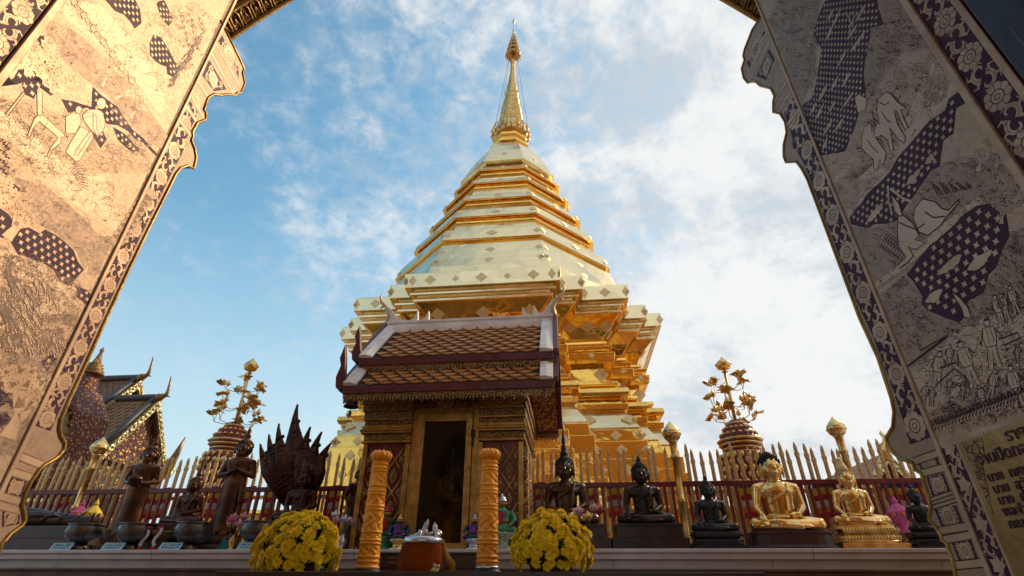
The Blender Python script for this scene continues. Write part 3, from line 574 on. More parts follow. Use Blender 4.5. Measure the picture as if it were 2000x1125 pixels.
pR.poly('grass', [(450, 220), (700, 60), (900, -60), (840, 110), (700, 260), (560, 430), (540, 400)], 1.6, *y2)
pR.poly('pale', [(540, 400), (700, 250), (900, 20), (930, 0), (840, 120), (700, 265), (560, 435)], 1.9, *y2)
pR.poly('rock', [(570, 500), (690, 520), (850, 470), (960, 380), (1010, 270), (1120, 120), (1300, 20), (1530, 0), (1700, 150), (1600, 330), (1500, 330), (1250, 520), (1000, 780), (760, 930), (640, 700)], 1.6, *y2)
pR.poly('pale', [(730, 930), (960, 770), (1200, 560), (1480, 330), (1440, 300), (1100, 560), (860, 800), (740, 880)], 1.9, *y2)
pR.poly('rock', [(780, 960), (950, 830), (1060, 960), (1060, 1060), (1300, 1125), (1400, 1010), (1540, 830), (1660, 560), (1758, 500), (1758, 1125), (860, 1125)], 1.6, *y2)
pR.poly('rock', [(320, 20), (640, 30), (940, 200), (1030, 160), (1020, 0), (1446, -60), (1446, 100), (1120, 170), (900, 280), (560, 560), (440, 300)], 1.5, *y3)
pR.poly('pale', [(560, 580), (700, 460), (900, 290), (1120, 180), (1446, 60), (1446, 560), (1100, 700), (700, 900), (640, 780)], 1.8, *y3)
pR.poly('grass', [(700, 900), (1100, 700), (1446, 560), (1446, 900), (1300, 960), (780, 1090)], 1.9, *y3)
R1 = [(670, 220), (700, 110), (740, 10), (860, -40), (1060, -40), (1080, 60), (1115, 150), (1030, 180), (1010, 330), (990, 440), (1000, 600), (960, 700), (920, 830), (870, 950), (720, 975), (650, 830), (600, 660), (660, 620), (690, 500), (720, 310)]
pR.night(R1, *y1, .023)
R2 = [(1890, 199), (1871, 180), (1853, 193), (1846, 215), (1815, 236), (1794, 261), (1778, 280), (1753, 308), (1739, 334), (1699, 374), (1659, 425), (1662, 439), (1696, 448), (1705, 439), (1742, 434), (1753, 431), (1768, 405), (1787, 380), (1801, 360), (1818, 334), (1836, 325), (1838, 305), (1843, 274), (1862, 261), (1868, 211)]
pR.night(R2, 1, 0, 0, .026)
R3 = [(1935, 397), (1966, 419), (1972, 459), (1955, 496), (1946, 522), (1932, 536), (1921, 573), (1892, 587), (1893, 620), (1886, 618), (1874, 630), (1846, 621), (1814, 607), (1800, 595), (1802, 580), (1798, 573), (1784, 550), (1770, 536), (1787, 516), (1807, 490), (1841, 459), (1878, 422), (1907, 402)]
pR.night(R3, 1, 0, 0, .031)
for a, b in (((735, 280), (850, 40)), ((880, 250), (950, 150)), ((820, 420), (880, 310)), ((700, 640), (760, 520)), ((780, 570), (830, 470)), ((850, 550), (900, 450)), ((680, 760), (740, 640)), ((850, 680), (920, 580)), ((730, 850), (790, 750)), ((730, 940), (760, 860)), ((800, 830), (860, 740)), ((900, 330), (1000, 190)), ((760, 130), (800, 50)), ((940, 130), (1000, 20)), ((650, 720), (690, 640)), ((770, 700), (810, 630))): pR.cloud(a, b, 5, *y1)
for a, b in (((680, 470), (790, 340)), ((950, 215), (1050, 100)), ((1080, 70), (1140, 0)), ((1160, 835), (1330, 690)), ((1370, 800), (1540, 660)), ((1080, 1020), (1200, 930))): pR.cloud(a, b, 5, *y2, .018)
# elephant with turned-up trunk, calf, kneeling figure with tall headdress, resting beast
pR.fig([(1130, 575), (1080, 620), (1070, 700), (1085, 760), (1040, 830), (1030, 770), (990, 800), (975, 870), (975, 930), (1010, 970), (1050, 1000), (1050, 1060), (1075, 1070), (1090, 1000), (1110, 1040), (1130, 960), (1060, 860), (1100, 850), (1140, 880), (1150, 945), (1175, 940), (1165, 870), (1150, 800), (1200, 870), (1240, 900), (1250, 860), (1200, 780), (1180, 700), (1190, 690), (1230, 780), (1250, 820), (1265, 800), (1230, 720), (1220, 690), (1260, 680), (1200, 640), (1160, 590)], 6, *y1, .003)
for q in ([(1040, 690), (1060, 800), (1050, 860)], [(1085, 640), (1120, 660), (1150, 640)], [(1010, 880), (1040, 920), (1080, 960)], [(1100, 700), (1130, 750), (1160, 770)], [(1050, 740), (1090, 780)]): pR.line('line', q, .003, 8, *y1)
pR.fig([(930, 610), (960, 590), (1010, 620), (1000, 690), (950, 710)], 6, *y1, .003)
pR.fig([(850, 280), (900, 340), (925, 420), (990, 470), (1040, 560), (1010, 590), (1080, 610), (1020, 660), (960, 640), (1000, 700), (960, 750), (900, 790), (890, 770), (950, 710), (900, 640), (890, 540), (895, 440), (870, 400)], 7, *y2, .0035)
pR.fig([(1060, 310), (1150, 330), (1200, 380), (1240, 390), (1320, 310), (1310, 340), (1240, 420), (1180, 500), (1100, 560), (1040, 540), (1000, 450), (1010, 380)], 6.5, *y2, .0035)
pR.line('line', [(900, 470), (960, 500), (1020, 520), (1080, 480)], .004, 9, *y2); pR.line('line', [(870, 400), (900, 430), (930, 425)], .004, 9, *y2); pR.line('line', [(1080, 400), (1140, 440), (1220, 430)], .004, 9, *y2)
for q in ([(825, 235), (830, 330), (855, 420)], [(840, 240), (930, 310), (990, 330)]): pR.line('gold', q, .007, 6, *y2)
for i in range(14): pR.line('line', [(1120 + i*20, 190 + (i*17) % 50), (1170 + i*18, 290 - i*4)], .0035, 4, *y2)
for i in range(9): pR.man((760 + i*17, 640 + i*12), 120, .5, 4 + .1*i, *y2)
pR.fig([(1270, 950), (1250, 920), (1290, 1000), (1330, 1060), (1350, 1125), (1400, 1125), (1370, 1050), (1320, 990)], 6, *y2, .003)
for a in ((1360, 420, -.9, 70), (1180, 560, -1.3, 50), (1330, 320, -.6, 60), (900, 210, -1.4, 60), (1420, 480, -1.2, 60)): pR.branch((a[0], a[1]), a[2], a[3], .01, 3, 5, *y1)
for a in ((1440, 120, -1.2, 70), (1560, 90, -.8, 90), (1500, 40, -1.4, 60), (1690, 330, -.8, 70), (1600, 480, -1.4, 50)): pR.branch((a[0], a[1]), a[2], a[3], .013, 3, 5, *y2)
pR.leafmass((1440, 560), 70, 26, 4, *y1, 'rock'); pR.leafmass((1620, 250), 130, 40, 4, *y2, 'rock'); pR.leafmass((520, 330), 80, 24, 4, *y1, 'rock')
for i in range(14): pR.branch((1000 + i*24, 560 + (i*53) % 340), -1.0, 34, .004, 1, 4, 3.2145, 1380, 0, 'line')
for x, y, h, l, ps in ((760, 720, 300, .1, .3), (1070, 700, 380, -.35, .8), (1230, 560, 400, -.2, .9), (1180, 800, 240, .2, .6), (1420, 860, 340, -.25, .4), (650, 850, 180, .2, .2), (720, 860, 160, .1, .2), (950, 800, 170, .3, .7), (1020, 780, 150, -.2, .8), (1390, 520, 150, .1, .6), (860, 560, 190, .05, 0), (1290, 230, 260, -.3, .2), (1400, 130, 230, -.3, .2), (850, 760, 130, .2, .5), (1330, 200, 240, -.3, 0), (1150, 880, 200, -.3, .5)): pR.man((x, y), h, l, 5, *y3, 'pale', ps)
for q in ([(640, 420), (720, 370), (850, 300)], [(760, 690), (900, 560), (1000, 640)], [(780, 560), (920, 510)], [(1250, 330), (1400, 280), (1420, 320), (1290, 380)], [(840, 870), (900, 840), (950, 860), (920, 900), (850, 890)]): pR.line('line', q, .004, 6, *y3)
for i in range(40): x, y = 560 + (i*97) % 300, 600 - (i*61) % 330; pR.line('line', [(480 + i*12 + 40, 560 - i*9), (510 + i*12 + 40, 525 - i*9)], .004, 4, *y3) if i < 26 else None
for i in range(26): pR.branch((720 + i*27, 1060 - i*10), -1.3, 50, .006, 2, 6, 4.017, 1640, 580, 'line')
for pts, n, ang, ln, fr, sd in (([(390, 130), (440, 0), (720, 0), (700, 110), (680, 480), (600, 650), (560, 560)], 700, .6, 24, y1, 1), ([(1030, 180), (1120, 150), (1220, -20), (1420, 300), (1230, 330), (1000, 640), (980, 470)], 700, -.9, 26, y1, 2), ([(720, 980), (880, 960), (1010, 610), (1430, 300), (1540, 520), (1250, 860), (1000, 1125), (780, 1125)], 900, -.85, 34, y1, 3),
        ([(450, 220), (700, 60), (900, -60), (840, 110), (560, 430)], 500, -.8, 26, y2, 4), ([(570, 500), (850, 470), (1010, 270), (1120, 120), (1530, 0), (1700, 150), (1500, 330), (1250, 520), (760, 930), (640, 700)], 1100, -.8, 30, y2, 5), ([(780, 960), (950, 830), (1060, 1060), (1300, 1125), (1660, 560), (1758, 500), (1758, 1125), (860, 1125)], 1100, .9, 26, y2, 6),
        ([(320, 20), (640, 30), (940, 200), (1446, -60), (1446, 100), (900, 280), (560, 560)], 900, .7, 26, y3, 7), ([(560, 580), (900, 290), (1446, 60), (1446, 560), (1100, 700), (700, 900)], 700, -.55, 60, y3, 8), ([(700, 900), (1100, 700), (1446, 560), (1446, 900), (780, 1090)], 900, -.45, 44, y3, 9)):
    pR.hatch(pts, n, ang, ln, *fr, 2.2, .0012, 'line', sd); pR.scallops(pts, n//3, ln*1.1, *fr, 2.4, sd)
# writing plate below the scenes
pl_z = lambda u, v: pR.pt(u, v)
A, B = pR.pt(1866.7, 867.4), pR.pt(2000, 822.7); zt = (pR.pt(1835, 893)[1] + A[1])/2 + .0
zt = A[1]; yl = pR.pt(1866.7, 867.4)[0] - .012
for z0, z1_ in ((zt + .004, zt + .016), (zt + .045, zt + .056)):
    pR.M('gold'); q = [(pR.fa, z0), (pR.yb - .006, z0), (pR.yb - .006, z1_), (pR.fa, z1_)]; pR.flat('gold', q, 4.5)
pR.flat('gold', [(yl, 0), (yl + .012, 0), (yl + .012, zt), (yl, zt)], 5)
for d in (.016, .022): pR.rib('line', [(yl - d + .01, 0), (yl - d + .01, zt)], .0022, 5)
pR.flat('dark', [(yl + .012, 0), (pR.yb - .006, 0), (pR.yb - .006, zt), (yl + .012, zt)], 2.5)
for i in range(12): c = ((yl + pR.yb)/2 + .003, zt - .05 - i*.09); pR.scroll(c, .028, pi/2, 1 if i % 2 else -1, 3.5); pR.disc('gold', (c[0], c[1] + .045), .014, 3.5, 10, .6)
for i in range(14): pR.rib('gold', [((yl + .016), zt - .02 - i*.08), ((pR.yb - .012), zt - .075 - i*.08)], .004, 3.4)
finish(pR)
pm = MB(); pm.prism([(pR.fa, 0), (yl, 0), (yl, zt), (pR.fa, zt)], lambda y, z: pR.at(y, z, .004), lambda y, z: pR.at(y, z, -.001)); plate = pm.build('writing_plate', PLATE, pR.root)
cr = MB(); cr.prism([(yl - .014, zt - .004), (yl - .075, zt - .004), (yl - .06, zt - .05), (yl - .045, zt - .06), (yl - .014, zt - .17)], lambda y, z: pR.at(y, z, .0055), lambda y, z: pR.at(y, z, .003)); cr.build('corner_ornament', carved('corner_carving', (.5, .32, .13), (.16, .07, .04), 90, .4, .4, .002), plate)
def write(txt, u, v, size, mat, parent):
    y, z = pR.pt(u, v); c = bpy.data.curves.new('writing', 'FONT'); c.body = txt; c.size = size; c.extrude = .0008; c.offset = .0006
    o = bpy.data.objects.new('tmp', c); COL.objects.link(o); me = bpy.data.meshes.new_from_object(o.evaluated_get(bpy.context.evaluated_depsgraph_get())); bpy.data.objects.remove(o)
    me.transform(Matrix(((0, 0, -1, -.0055), (-1, 0, 0, y - YD), (0, 1, 0, z), (0, 0, 0, 1)))); me.materials.clear(); me.materials.append(mat); link('lettering', me, parent)
for txt, u, v, sz in (('รายนามผู้', 1972, 862, .036), ('งานปิดทองซุ้มประตู', 1916, 909, .036), ('นาย  ทศพร', 1936, 941, .028), ('นาย  สุวัฒน์', 1947, 964, .028), ('นาง  ศุภิ', 1957, 986, .028), ('พลตำรวจ', 1966, 1008, .028), ('คณะ', 1977, 1032, .028)):
    write(txt, u, v, sz, P_LINE, plate)

# ---- arch over the doorway
def hp(u, v, Y): d = to_head(ray(u, v)); t = Y/d.y; return Vector((d.x*t, Y, 1 + d.z*t))
YA = 1.56
a1, a2, b1, b2 = hp(458, 88, YA), hp(582, 0, YA), hp(1478, 55, YA), hp(1390, 0, YA)
def bez(p0, p1, p2, p3, n): return [tuple(p0[k]*(1-t)**3 + 3*p1[k]*t*(1-t)**2 + 3*p2[k]*t*t*(1-t) + p3[k]*t**3 for k in (0, 1)) for t in [i/n for i in range(n + 1)]]
apex = ((a2.x + b2.x)/2, 4.75)
sl = (a2 - a1); sr = (b2 - b1)
archL = [(a1.x - sl.x*.5, a1.z - sl.z*.5)] + bez((a1.x, a1.z), (a1.x + sl.x*1.3, a1.z + sl.z*1.3), (apex[0] - .5, apex[1] - .42), apex, 22)
archR = [(b1.x - sr.x*.5, b1.z - sr.z*.5)] + bez((b1.x, b1.z), (b1.x + sr.x*1.6, b1.z + sr.z*1.6), (apex[0] + .5, apex[1] - .42), apex, 22)
path = archL + archR[::-1][1:]
root = thing('doorway_arch', 'dark red and gold carved arch overhead between the two door panels', 'arch', (-1.0*sin(PSI), cos(PSI), 0), PSI)
am = MB(); Y0 = 1.0
def offs(path, d):
    out = []
    for i, q in enumerate(path):
        a, b = path[max(i-1, 0)], path[min(i+1, len(path)-1)]; dx, dz = b[0]-a[0], b[1]-a[1]; l = math.hypot(dx, dz) or 1; out.append((q[0] - dz/l*d, q[1] + dx/l*d))
    return out
out = offs(path, .3)
rings = [[(q[0], 1.16 - Y0, q[1]), (q[0], YA - .03 - Y0, q[1]), (o[0], YA - .03 - Y0, o[1]), (o[0], 1.16 - Y0, o[1])] for q, o in zip(path, out)]
am.loft(rings); am.build('arch_ring', GOLD_RED, root)
gm = MB()
for dy, r in ((-.06, .013), (-.16, .012), (-.17, .006), (-.30, .012)): gm.tube([(q[0], YA + dy - Y0 + .02, q[1] - .004) for q in path], r, 6)
gm.build('gilt_bead', GOLD_TRIM, root)
um = MB(); inn = offs(path, -.008); acc = 0; i = 0
pts = [Vector((q[0], 0, q[1])) for q in inn]; seg = [(pts[k+1]-pts[k]).length for k in range(len(pts)-1)]; tot = sum(seg)
def along(d):
    for k, l in enumerate(seg):
        if d <= l: return pts[k].lerp(pts[k+1], d/l), (pts[k+1]-pts[k]).normalized()
        d -= l
    return pts[-1], (pts[-1]-pts[-2]).normalized()
n = int(tot/.062)
for k in range(n):
    c, t = along((k + .5)*tot/n); y0 = YA - .135 - Y0; g = []
    for dd, yy in ((-.022, .075), (-.024, .02), (-.012, .0), (0, -.006), (.012, .0), (.024, .02), (.022, .075)): q = c + t*dd; g.append((q.x, y0 + yy, q.z))
    um.tube(g, .0055, 5); g2 = [(c + t*dd) for dd in (-.009, 0, .009)]; um.tube([(g2[0].x, y0 + .065, g2[0].z), (g2[1].x, y0 + .03, g2[1].z), (g2[2].x, y0 + .065, g2[2].z)], .004, 5)
um.build('lotus_petal_row', GOLD_TRIM, root)
# ---- hall behind the doorway
root = thing('temple_hall', 'temple hall whose open doorway frames the view', 'temple', (-1.0*sin(PSI), cos(PSI), 0), PSI)
wm_ = MB(); poly = [(-1.32, 0)] + [(-1.32, 3.0)] + [(q[0] - .0, q[1] + .06) for q in path] + [(1.22, 3.0), (1.22, 0), (6.5, 0), (6.5, 6.0), (0, 9.5), (-6.5, 6.0), (-6.5, 0)]
wm_.prism(poly, lambda x, z: (x, .9 - Y0, z), lambda x, z: (x, 1.15 - Y0, z)); wm_.build('facade_wall', GOLD_RED, root)
dk = simple('dark_purple_wood', (.03, .016, .028), (.016, .008, .014), 6, .4, 0, .15, 30)
jm = MB(); xr = 1.15
jm.box(xr - .02, xr + .07, .30 - Y0, pR.gb - .012 - Y0, 0, 4.2); jm.box(xr - .05, xr + .07, -.4 - Y0, .55 - Y0, 0, 4.2)
jm.box(-1.32, -1.22, .2 - Y0, pL.gb - .012 - Y0, 0, 4.2); jm.build('door_jamb', dk, root, .004)
lf = MB()
for z in (1.55, 2.3, 3.05): lf.box(xr - .032, xr - .019, .56 - Y0, .70 - Y0, z, z + .55)
lf.build('door_moulding', dk, root, .004)
sw = MB(); sw.box(-6.5, -6.3, -9 - Y0, .9 - Y0, 0, 6); sw.box(6.3, 6.5, -9 - Y0, .9 - Y0, 0, 6); sw.build('side_wall', GOLD_RED, root)
cl = MB(); cl.prism([(-7, 5.7), (0, 9.4), (7, 5.7), (7, 5.9), (0, 9.7), (-7, 5.9)], lambda x, z: (x, -9 - Y0, z), lambda x, z: (x, .95 - Y0, z)); cl.build('hall_roof', RED, root)
# ---------------------------------------------------------------- ground
gm = MB(); gm.add([(-1500, -1500, 0), (1500, -1500, 0), (1500, 1500, 0), (-1500, 1500, 0)], [(0, 1, 2, 3)])
tg = MT('terrace_tiles'); br = tg.node('ShaderNodeTexBrick'); tg.lk(tg.co, br.inputs[0]); br.offset = 0; br.inputs['Scale'].default_value = 1
br.inputs['Brick Width'].default_value = .6; br.inputs['Row Height'].default_value = .6; br.inputs['Mortar Size'].default_value = .006
br.inputs['Color1'].default_value = (.34, .2, .12, 1); br.inputs['Color2'].default_value = (.28, .16, .1, 1); br.inputs['Mortar'].default_value = (.1, .07, .05, 1)
tg.set('Base Color', tg.mix(tg.ramp(tg.noise(2, 5), .3, .7), br.outputs[0], (.3, .18, .1))); tg.set('Roughness', .4)
tag(gm.build('ground', tg.m), kind='structure')

# ---------------------------------------------------------------- chedi
DX, DY = XU(985, 14.0, 7.0), 14.0
AA, CC = (4.3, 3.86, 3.33), (1.76, 2.26)
def redent(off, z):
    a = [x + off for x in AA]; c = [x + off for x in CC]
    q = [(c[0], a[0]), (c[0], a[1]), (c[1], a[1]), (c[1], a[2]), (a[2], a[2]), (a[2], c[1]), (a[1], c[1]), (a[1], c[0]), (a[0], c[0])]
    pts = []
    for k in range(4):
        for x, y in q:
            for _ in range(k): x, y = y, -x
            pts.append((x, y, z))
    return pts
def octa(R, z, dx=0): return [(R*cos(rad(22.5 + 45*i)) + dx, R*sin(rad(22.5 + 45*i)), z) for i in range(8)]
def lean(z): return .012*max(z - 8, 0)*1.35
chedi = thing('golden_chedi', 'towering gold-plated chedi with stepped base, octagonal bell and ringed spire', 'chedi', (DX, DY, 0))
def redpart(name, prof, mat=GOLD, bevel=.012):
    m = MB(); m.loft([redent(o, z) for z, o in prof], True); return m.build(name, mat, chedi, bevel)
redpart('plinth', [(0, .3), (2.3, .3), (2.3, .2), (2.75, .2), (2.75, .1), (3.2, .1), (3.2, .02), (3.56, .02), (3.56, -.06), (3.82, -.08)])
redpart('lotus_apron', [(3.8, -.1), (3.86, -.09), (3.98, -.16), (4.2, -.3), (4.26, -.33)], GOLD_SKYLIT)
redpart('base_moulding', [(4.25, -.36), (4.3, -.26), (4.42, -.24), (4.44, -.36), (4.56, -.38), (4.58, -.24), (4.66, -.2), (4.76, -.22), (4.8, -.36), (4.86, -.48), (4.9, -.4), (4.98, -.4), (5.0, -.52)])
redpart('neck', [(4.99, -.66), (5.45, -.66)])
redpart('waist_moulding', [(5.44, -.48), (5.5, -.42), (5.68, -.4), (5.7, -.52), (5.76, -.56), (5.78, -.46), (5.86, -.44), (5.88, -.6), (5.93, -.62), (5.95, -.55), (6.02, -.55), (6.03, -.66)])
redpart('flared_frieze', [(6.02, -.64), (6.12, -.62), (6.35, -.46), (6.56, -.24), (6.58, -.22)])
redpart('cornice', [(6.575, -.18), (6.63, -.17), (6.64, -.24), (6.7, -.24), (6.71, -.11), (6.77, -.10), (6.78, -.17), (6.83, -.17), (6.84, 0), (7.2, .02), (7.22, -.01), (7.34, -.45), (7.36, -.8)], GOLD_SKYLIT, .01)
def octpart(name, prof, mat=GOLD_SKYLIT, bevel=.012):
    m = MB(); m.loft([octa(R, z, lean(z)) for z, R in prof], True); return m.build(name, mat, chedi, bevel)
octpart('bell_base', [(7.3, 3.95), (7.9, 3.8), (7.92, 3.76), (8.78, 3.42), (8.82, 3.34), (8.95, 3.3)])
rings = [(8.94, 3.45, 9.55), (10.0, 3.02, 10.55), (10.92, 2.64, 11.38), (11.86, 2.28, 12.28), (12.66, 1.97, 13.05)]
for k, (z, R, zt) in enumerate(rings):
    nx = rings[k+1] if k < 4 else (13.35, 1.66, 13.4)
    octpart('ring_underside', [(z - .16, R - .2), (z - .15, R - .12), (z - .09, R - .12), (z - .085, R - .17), (z - .03, R - .17), (z - .025, R - .05), (z, R - .04)], GOLD, .006)
    octpart('bell_ring', [(z - .002, R), (zt - .22, R - .13), (zt - .2, R - .3), (zt + .02, nx[1] - .04), (nx[0] - .16, nx[1] - .14)], GOLD_SKYLIT, .012)
octpart('bell_dome', [(13.2, 1.76), (13.26, 1.76), (13.34, 1.68), (13.9, 1.46), (14.4, 1.2), (14.75, .98), (14.8, .7)])
m = MB(); pr = [(.6, 14.6), (.82, 14.7), (.86, 14.8), (.76, 14.9), (.66, 15.0), (.75, 15.12), (.78, 15.2), (.69, 15.3), (.6, 15.42), (.67, 15.52), (.69, 15.6), (.58, 15.7), (.5, 15.85)]
m.loft([octa(r_, z, lean(z)) for r_, z in pr]); m.build('spire_base', GOLD, chedi, .01)
m = MB(); m.lathe([(.5, 15.75), (.66, 15.85), (.68, 15.95), (.62, 16.05), (.6, 16.25), (.54, 16.5), (.48, 16.6)], 24, (lean(16), 0, 0)); m.build('lotus_cup', GOLD_ROD, chedi)
m = MB()
for i in range(18):
    a = 2*pi*i/18; c, s_ = cos(a), sin(a); m.tube([(lean(16) + c*.66, s_*.66, 15.85), (lean(16) + c*.74, s_*.74, 16.05), (lean(16) + c*.68, s_*.68, 16.3), (lean(16) + c*.58, s_*.58, 16.5)], [.03, .05, .025, .005], 5)
m.build('flame_fringe', GOLD_ROD, chedi)
m = MB(); pr = []; nr = 11
for i in range(nr):
    f = i/nr; r = .50*(1 - f) + .26*f; z = 16.55 + 1.75*f; dz = 1.75/nr; pr += [(r*.86, z), (r, z + dz*.25), (r, z + dz*.7), (r*.84, z + dz*.98)]
prof = []; 
for r, z in pr: prof.append((r, z))
m.loft([[(lean(z) + r*cos(2*pi*i/24), r*sin(2*pi*i/24), z) for i in range(24)] for r, z in prof], True, True); m.build('spire_rings', GOLD_ROD, chedi)
m = MB(); pr = [(.25, 18.25), (.29, 18.4), (.2, 18.6), (.22, 18.8), (.17, 19.1), (.11, 19.7), (.09, 20.3), (.13, 20.5), (.06, 20.7), (.03, 22.6)]
m.loft([[(lean(z) + r*cos(2*pi*i/16), r*sin(2*pi*i/16), z) for i in range(16)] for r, z in pr], True, True); m.build('spire_cone', GOLD_ROD, chedi)
m = MB()
for z, r in ((20.95, .32), (21.3, .27), (21.6, .22), (21.88, .17), (22.1, .13), (22.3, .09)):
    m.lathe([(r*.3, z + .22), (r*.6, z + .14), (r*.95, z + .03), (r, z), (r*.96, z - .02), (r*.3, z + .12)], 18, (lean(z), 0, 0), cap=False)
    for i in range(14):
        a = 2*pi*i/14; m.tube([(lean(z) + r*.97*cos(a), r*.97*sin(a), z), (lean(z) + r*1.02*cos(a), r*1.02*sin(a), z - .16)], [.012, .03], 4)
m.build('umbrella_tiers', GOLD_ORN, chedi)
m = MB(); z = 22.4; m.loft([[(lean(z) + r*cos(2*pi*i/8), r*sin(2*pi*i/8), zz) for i in range(8)] for r, zz in ((.04, 22.4), (.06, 22.6), (.02, 22.75), (.02, 23.2), (.07, 23.32), (.05, 23.45), (.005, 23.6))], True, True); m.build('spire_tip', GOLD_ORN, chedi)
m = MB()
for a in (-2.2, -.95, .5, 2.5): m.tube([(lean(20.8) + .2*cos(a), .2*sin(a), 20.8), (.84*cos(a) + lean(16), .84*sin(a), 15.9)], .008, 4)
m.build('stay_wire', IRON, chedi)
# embossed lozenges and florets laid on the sheets
orn = MB()
def lozenge(c, n, up, w, h, d=.012):
    """four-pointed embossed plate at c facing n"""
    n = Vector(n).normalized(); up = Vector(up); up = (up - n*up.dot(n)).normalized(); r = up.cross(n); c = Vector(c); pts = []
    for i in range(16):
        a = 2*pi*i/16; q = (1 if i % 4 == 0 else .74 if i % 2 else .70); pts.append(c + n*(d*.4 + .006) + r*(w*q*.85*cos(a)) + up*(h*.85*q*sin(a)))
    o = [tuple(c + n*(d*.8 + .006))] + [tuple(p) for p in pts]; bk = [tuple(p - n*(d*1.2 + .04)) for p in pts]
    orn.add(o + bk, [(0, 1 + i, 1 + (i+1) % 16) for i in range(16)] + [(1 + i, 17 + i, 17 + (i+1) % 16, 1 + (i+1) % 16) for i in range(16)])
def faces(off, minlen=.3):
    pts = redent(off, 0)
    for i in range(len(pts)):
        a, b = Vector(pts[i]), Vector(pts[(i+1) % len(pts)]); m_ = (a + b)/2; t = (b - a); n = Vector((t.y, -t.x, 0)).normalized()
        if n.dot(m_) < 0: n = -n
        if t.length > minlen: yield a, b, n
for a, b, n in faces(0):
    if n.y > .5: continue
    L = (b - a).length; k = 5 if L > 3 else 1 if L > .9 else 0
    for i in range(k):
        f = (i + 1)/(k + 1); big = i % 2 == 0; p = a.lerp(b, f); lozenge((p.x, p.y, 7.02), n - Vector((0, 0, .06)), (0, 0, 1), .17 if big else .1, .15 if big else .1)
    for p in (a.lerp(b, .05), a.lerp(b, .95)): lozenge((p.x, p.y, 7.02), n - Vector((0, 0, .06)), (0, 0, 1), .11, .17)
orn.build('cornice_ornament', GOLD_ORN, chedi); orn = MB()
for a, b, n in faces(-.44, .6):
    if n.y > .5: continue
    tl = Vector((0, 0, 1)) + n*.85; nn_ = (n*1 - Vector((0, 0, 1))*.85).normalized(); L = (b - a).length
    for f, w in ((.5, .22), (.1, .2), (.9, .2)) if L > 1 else (): p = a.lerp(b, f); lozenge((p.x, p.y, 6.36), nn_, tl, w, .18, .008)
for a, b, n in faces(-.66):
    if n.y > .5: continue
    for p in (a.lerp(b, .0), a.lerp(b, 1.0)):
        q = (p*1).lerp((a + b)/2, .16); lozenge((q.x, q.y, 5.23), n, (0, 0, 1), .2, .22)
for a, b, n in faces(-.41):
    if n.y > .5: continue
    p = a.lerp(b, .5); lozenge((p.x, p.y, 5.6), n, (0, 0, 1), .1, .08, .03)
orn.build('frieze_ornament', GOLD_ORN, chedi); orn = MB()
for off, z in ((-.06, 3.69), (.02, 3.38), (.1, 2.98)):
    for a, b, n in faces(off, .6):
        if n.y > .5: continue
        for f in (.03, .97, .5): p = a.lerp(b, f); lozenge((p.x, p.y, z), n, (0, 0, 1), .14, .13)
for a, b, n in faces(-.17, .6):
    if n.y > .5: continue
    nn_ = (n + Vector((0, 0, .55))).normalized(); L = (b-a).length
    for f in (.1, .9): p = a.lerp(b, f); lozenge((p.x, p.y, 4.05), nn_, (0, 0, 1), .2, .15, .01)
orn.build('plinth_ornament', GOLD_ORN, chedi); orn = MB()
def octorn(z, R, slope, w, h, corners=True, mid=True):
    for i in range(8):
        a = rad(45*i + 0); 
        if sin(a) > .8: continue
        n = Vector((cos(a), sin(a), slope)).normalized(); rr = R*cos(rad(22.5))
        if mid: lozenge((rr*cos(a) + lean(z), rr*sin(a), z), n, (0, 0, 1), w, h, .02)
        if corners:
            for sg in (-1, 1):
                t = Vector((-sin(a), cos(a), 0))*sg*R*sin(rad(22.5))*.93; lozenge((rr*cos(a) + t.x + lean(z), rr*sin(a) + t.y, z), n, (0, 0, 1), w*.7, h, .02)
octorn(8.12, 3.66, .4, .34, .2, True, True); octorn(8.5, 3.52, .4, .17, .12, True, True)
for z, R, zt in rings: octorn((z + zt - .22)/2, R - .065, .3, .1*R/2.4 + .03, .12)
octorn(13.7, 1.53, .4, .12, .12, False)
orn.build('bell_ornament', GOLD_ORN, chedi)
# diagonal stair-like gutter at the sunny corner and copper tube seen against the cornice are left to the moulding

tw0, tw1 = XU(372, 8.6, 2), XU(1565, 8.6, 2)
ter = thing('terrace_wall', 'low golden orange terrace wall behind the railing', 'wall', ((tw0 + tw1)/2, 8.6, 0))
tz = ZV(1200, 990, 8.6); m = MB(); m.box(-(tw1-tw0)/2, (tw1-tw0)/2, 0, .3, 0, tz - .06); m.build('wall_face', simple('yellow_ochre_wall', (.75, .4, .04), (.55, .27, .03), 3, .4, .5, .1, 20), ter)
m = MB(); m.box(-(tw1-tw0)/2 - .03, (tw1-tw0)/2 + .03, -.04, .34, tz - .06, tz); m.build('wall_cap', GOLD, ter, .01)
# ---------------------------------------------------------------- ledge
YL = 4.6; ZL = P(1000, 1072.5, YL).z
led = thing('altar_ledge', 'long pale marble ledge that carries the row of statues', 'ledge', (0, YL, 0))
m = MB(); 
for i in range(-5, 5): m.box(i*1.8 + .0015, i*1.8 + 1.7985, -.03, 1.75, ZL - .03, ZL); m.box(i*1.8 + .0015, i*1.8 + 1.7985, -.015, 1.70, ZL - .075, ZL - .03)
m.build('coping', MARBLE, led, .006)
z2_ = P(1000, 1110, YL).z; m = MB(); 
for i in range(-8, 8): m.box(i*1.2 + .302, i*1.2 + 1.498, .02, 1.68, z2_, ZL - .075)
m.build('marble_face', MARBLE, led)
z3_ = P(1000, 1110.5, YL - .25).z; m = MB(); m.box(-9, 9, -.25, 1.66, 0, z3_ - .02); m.box(-9, 9, -.27, .02, z3_ - .02, z3_); m.build('lower_step', BROWNSTONE, led, .005)

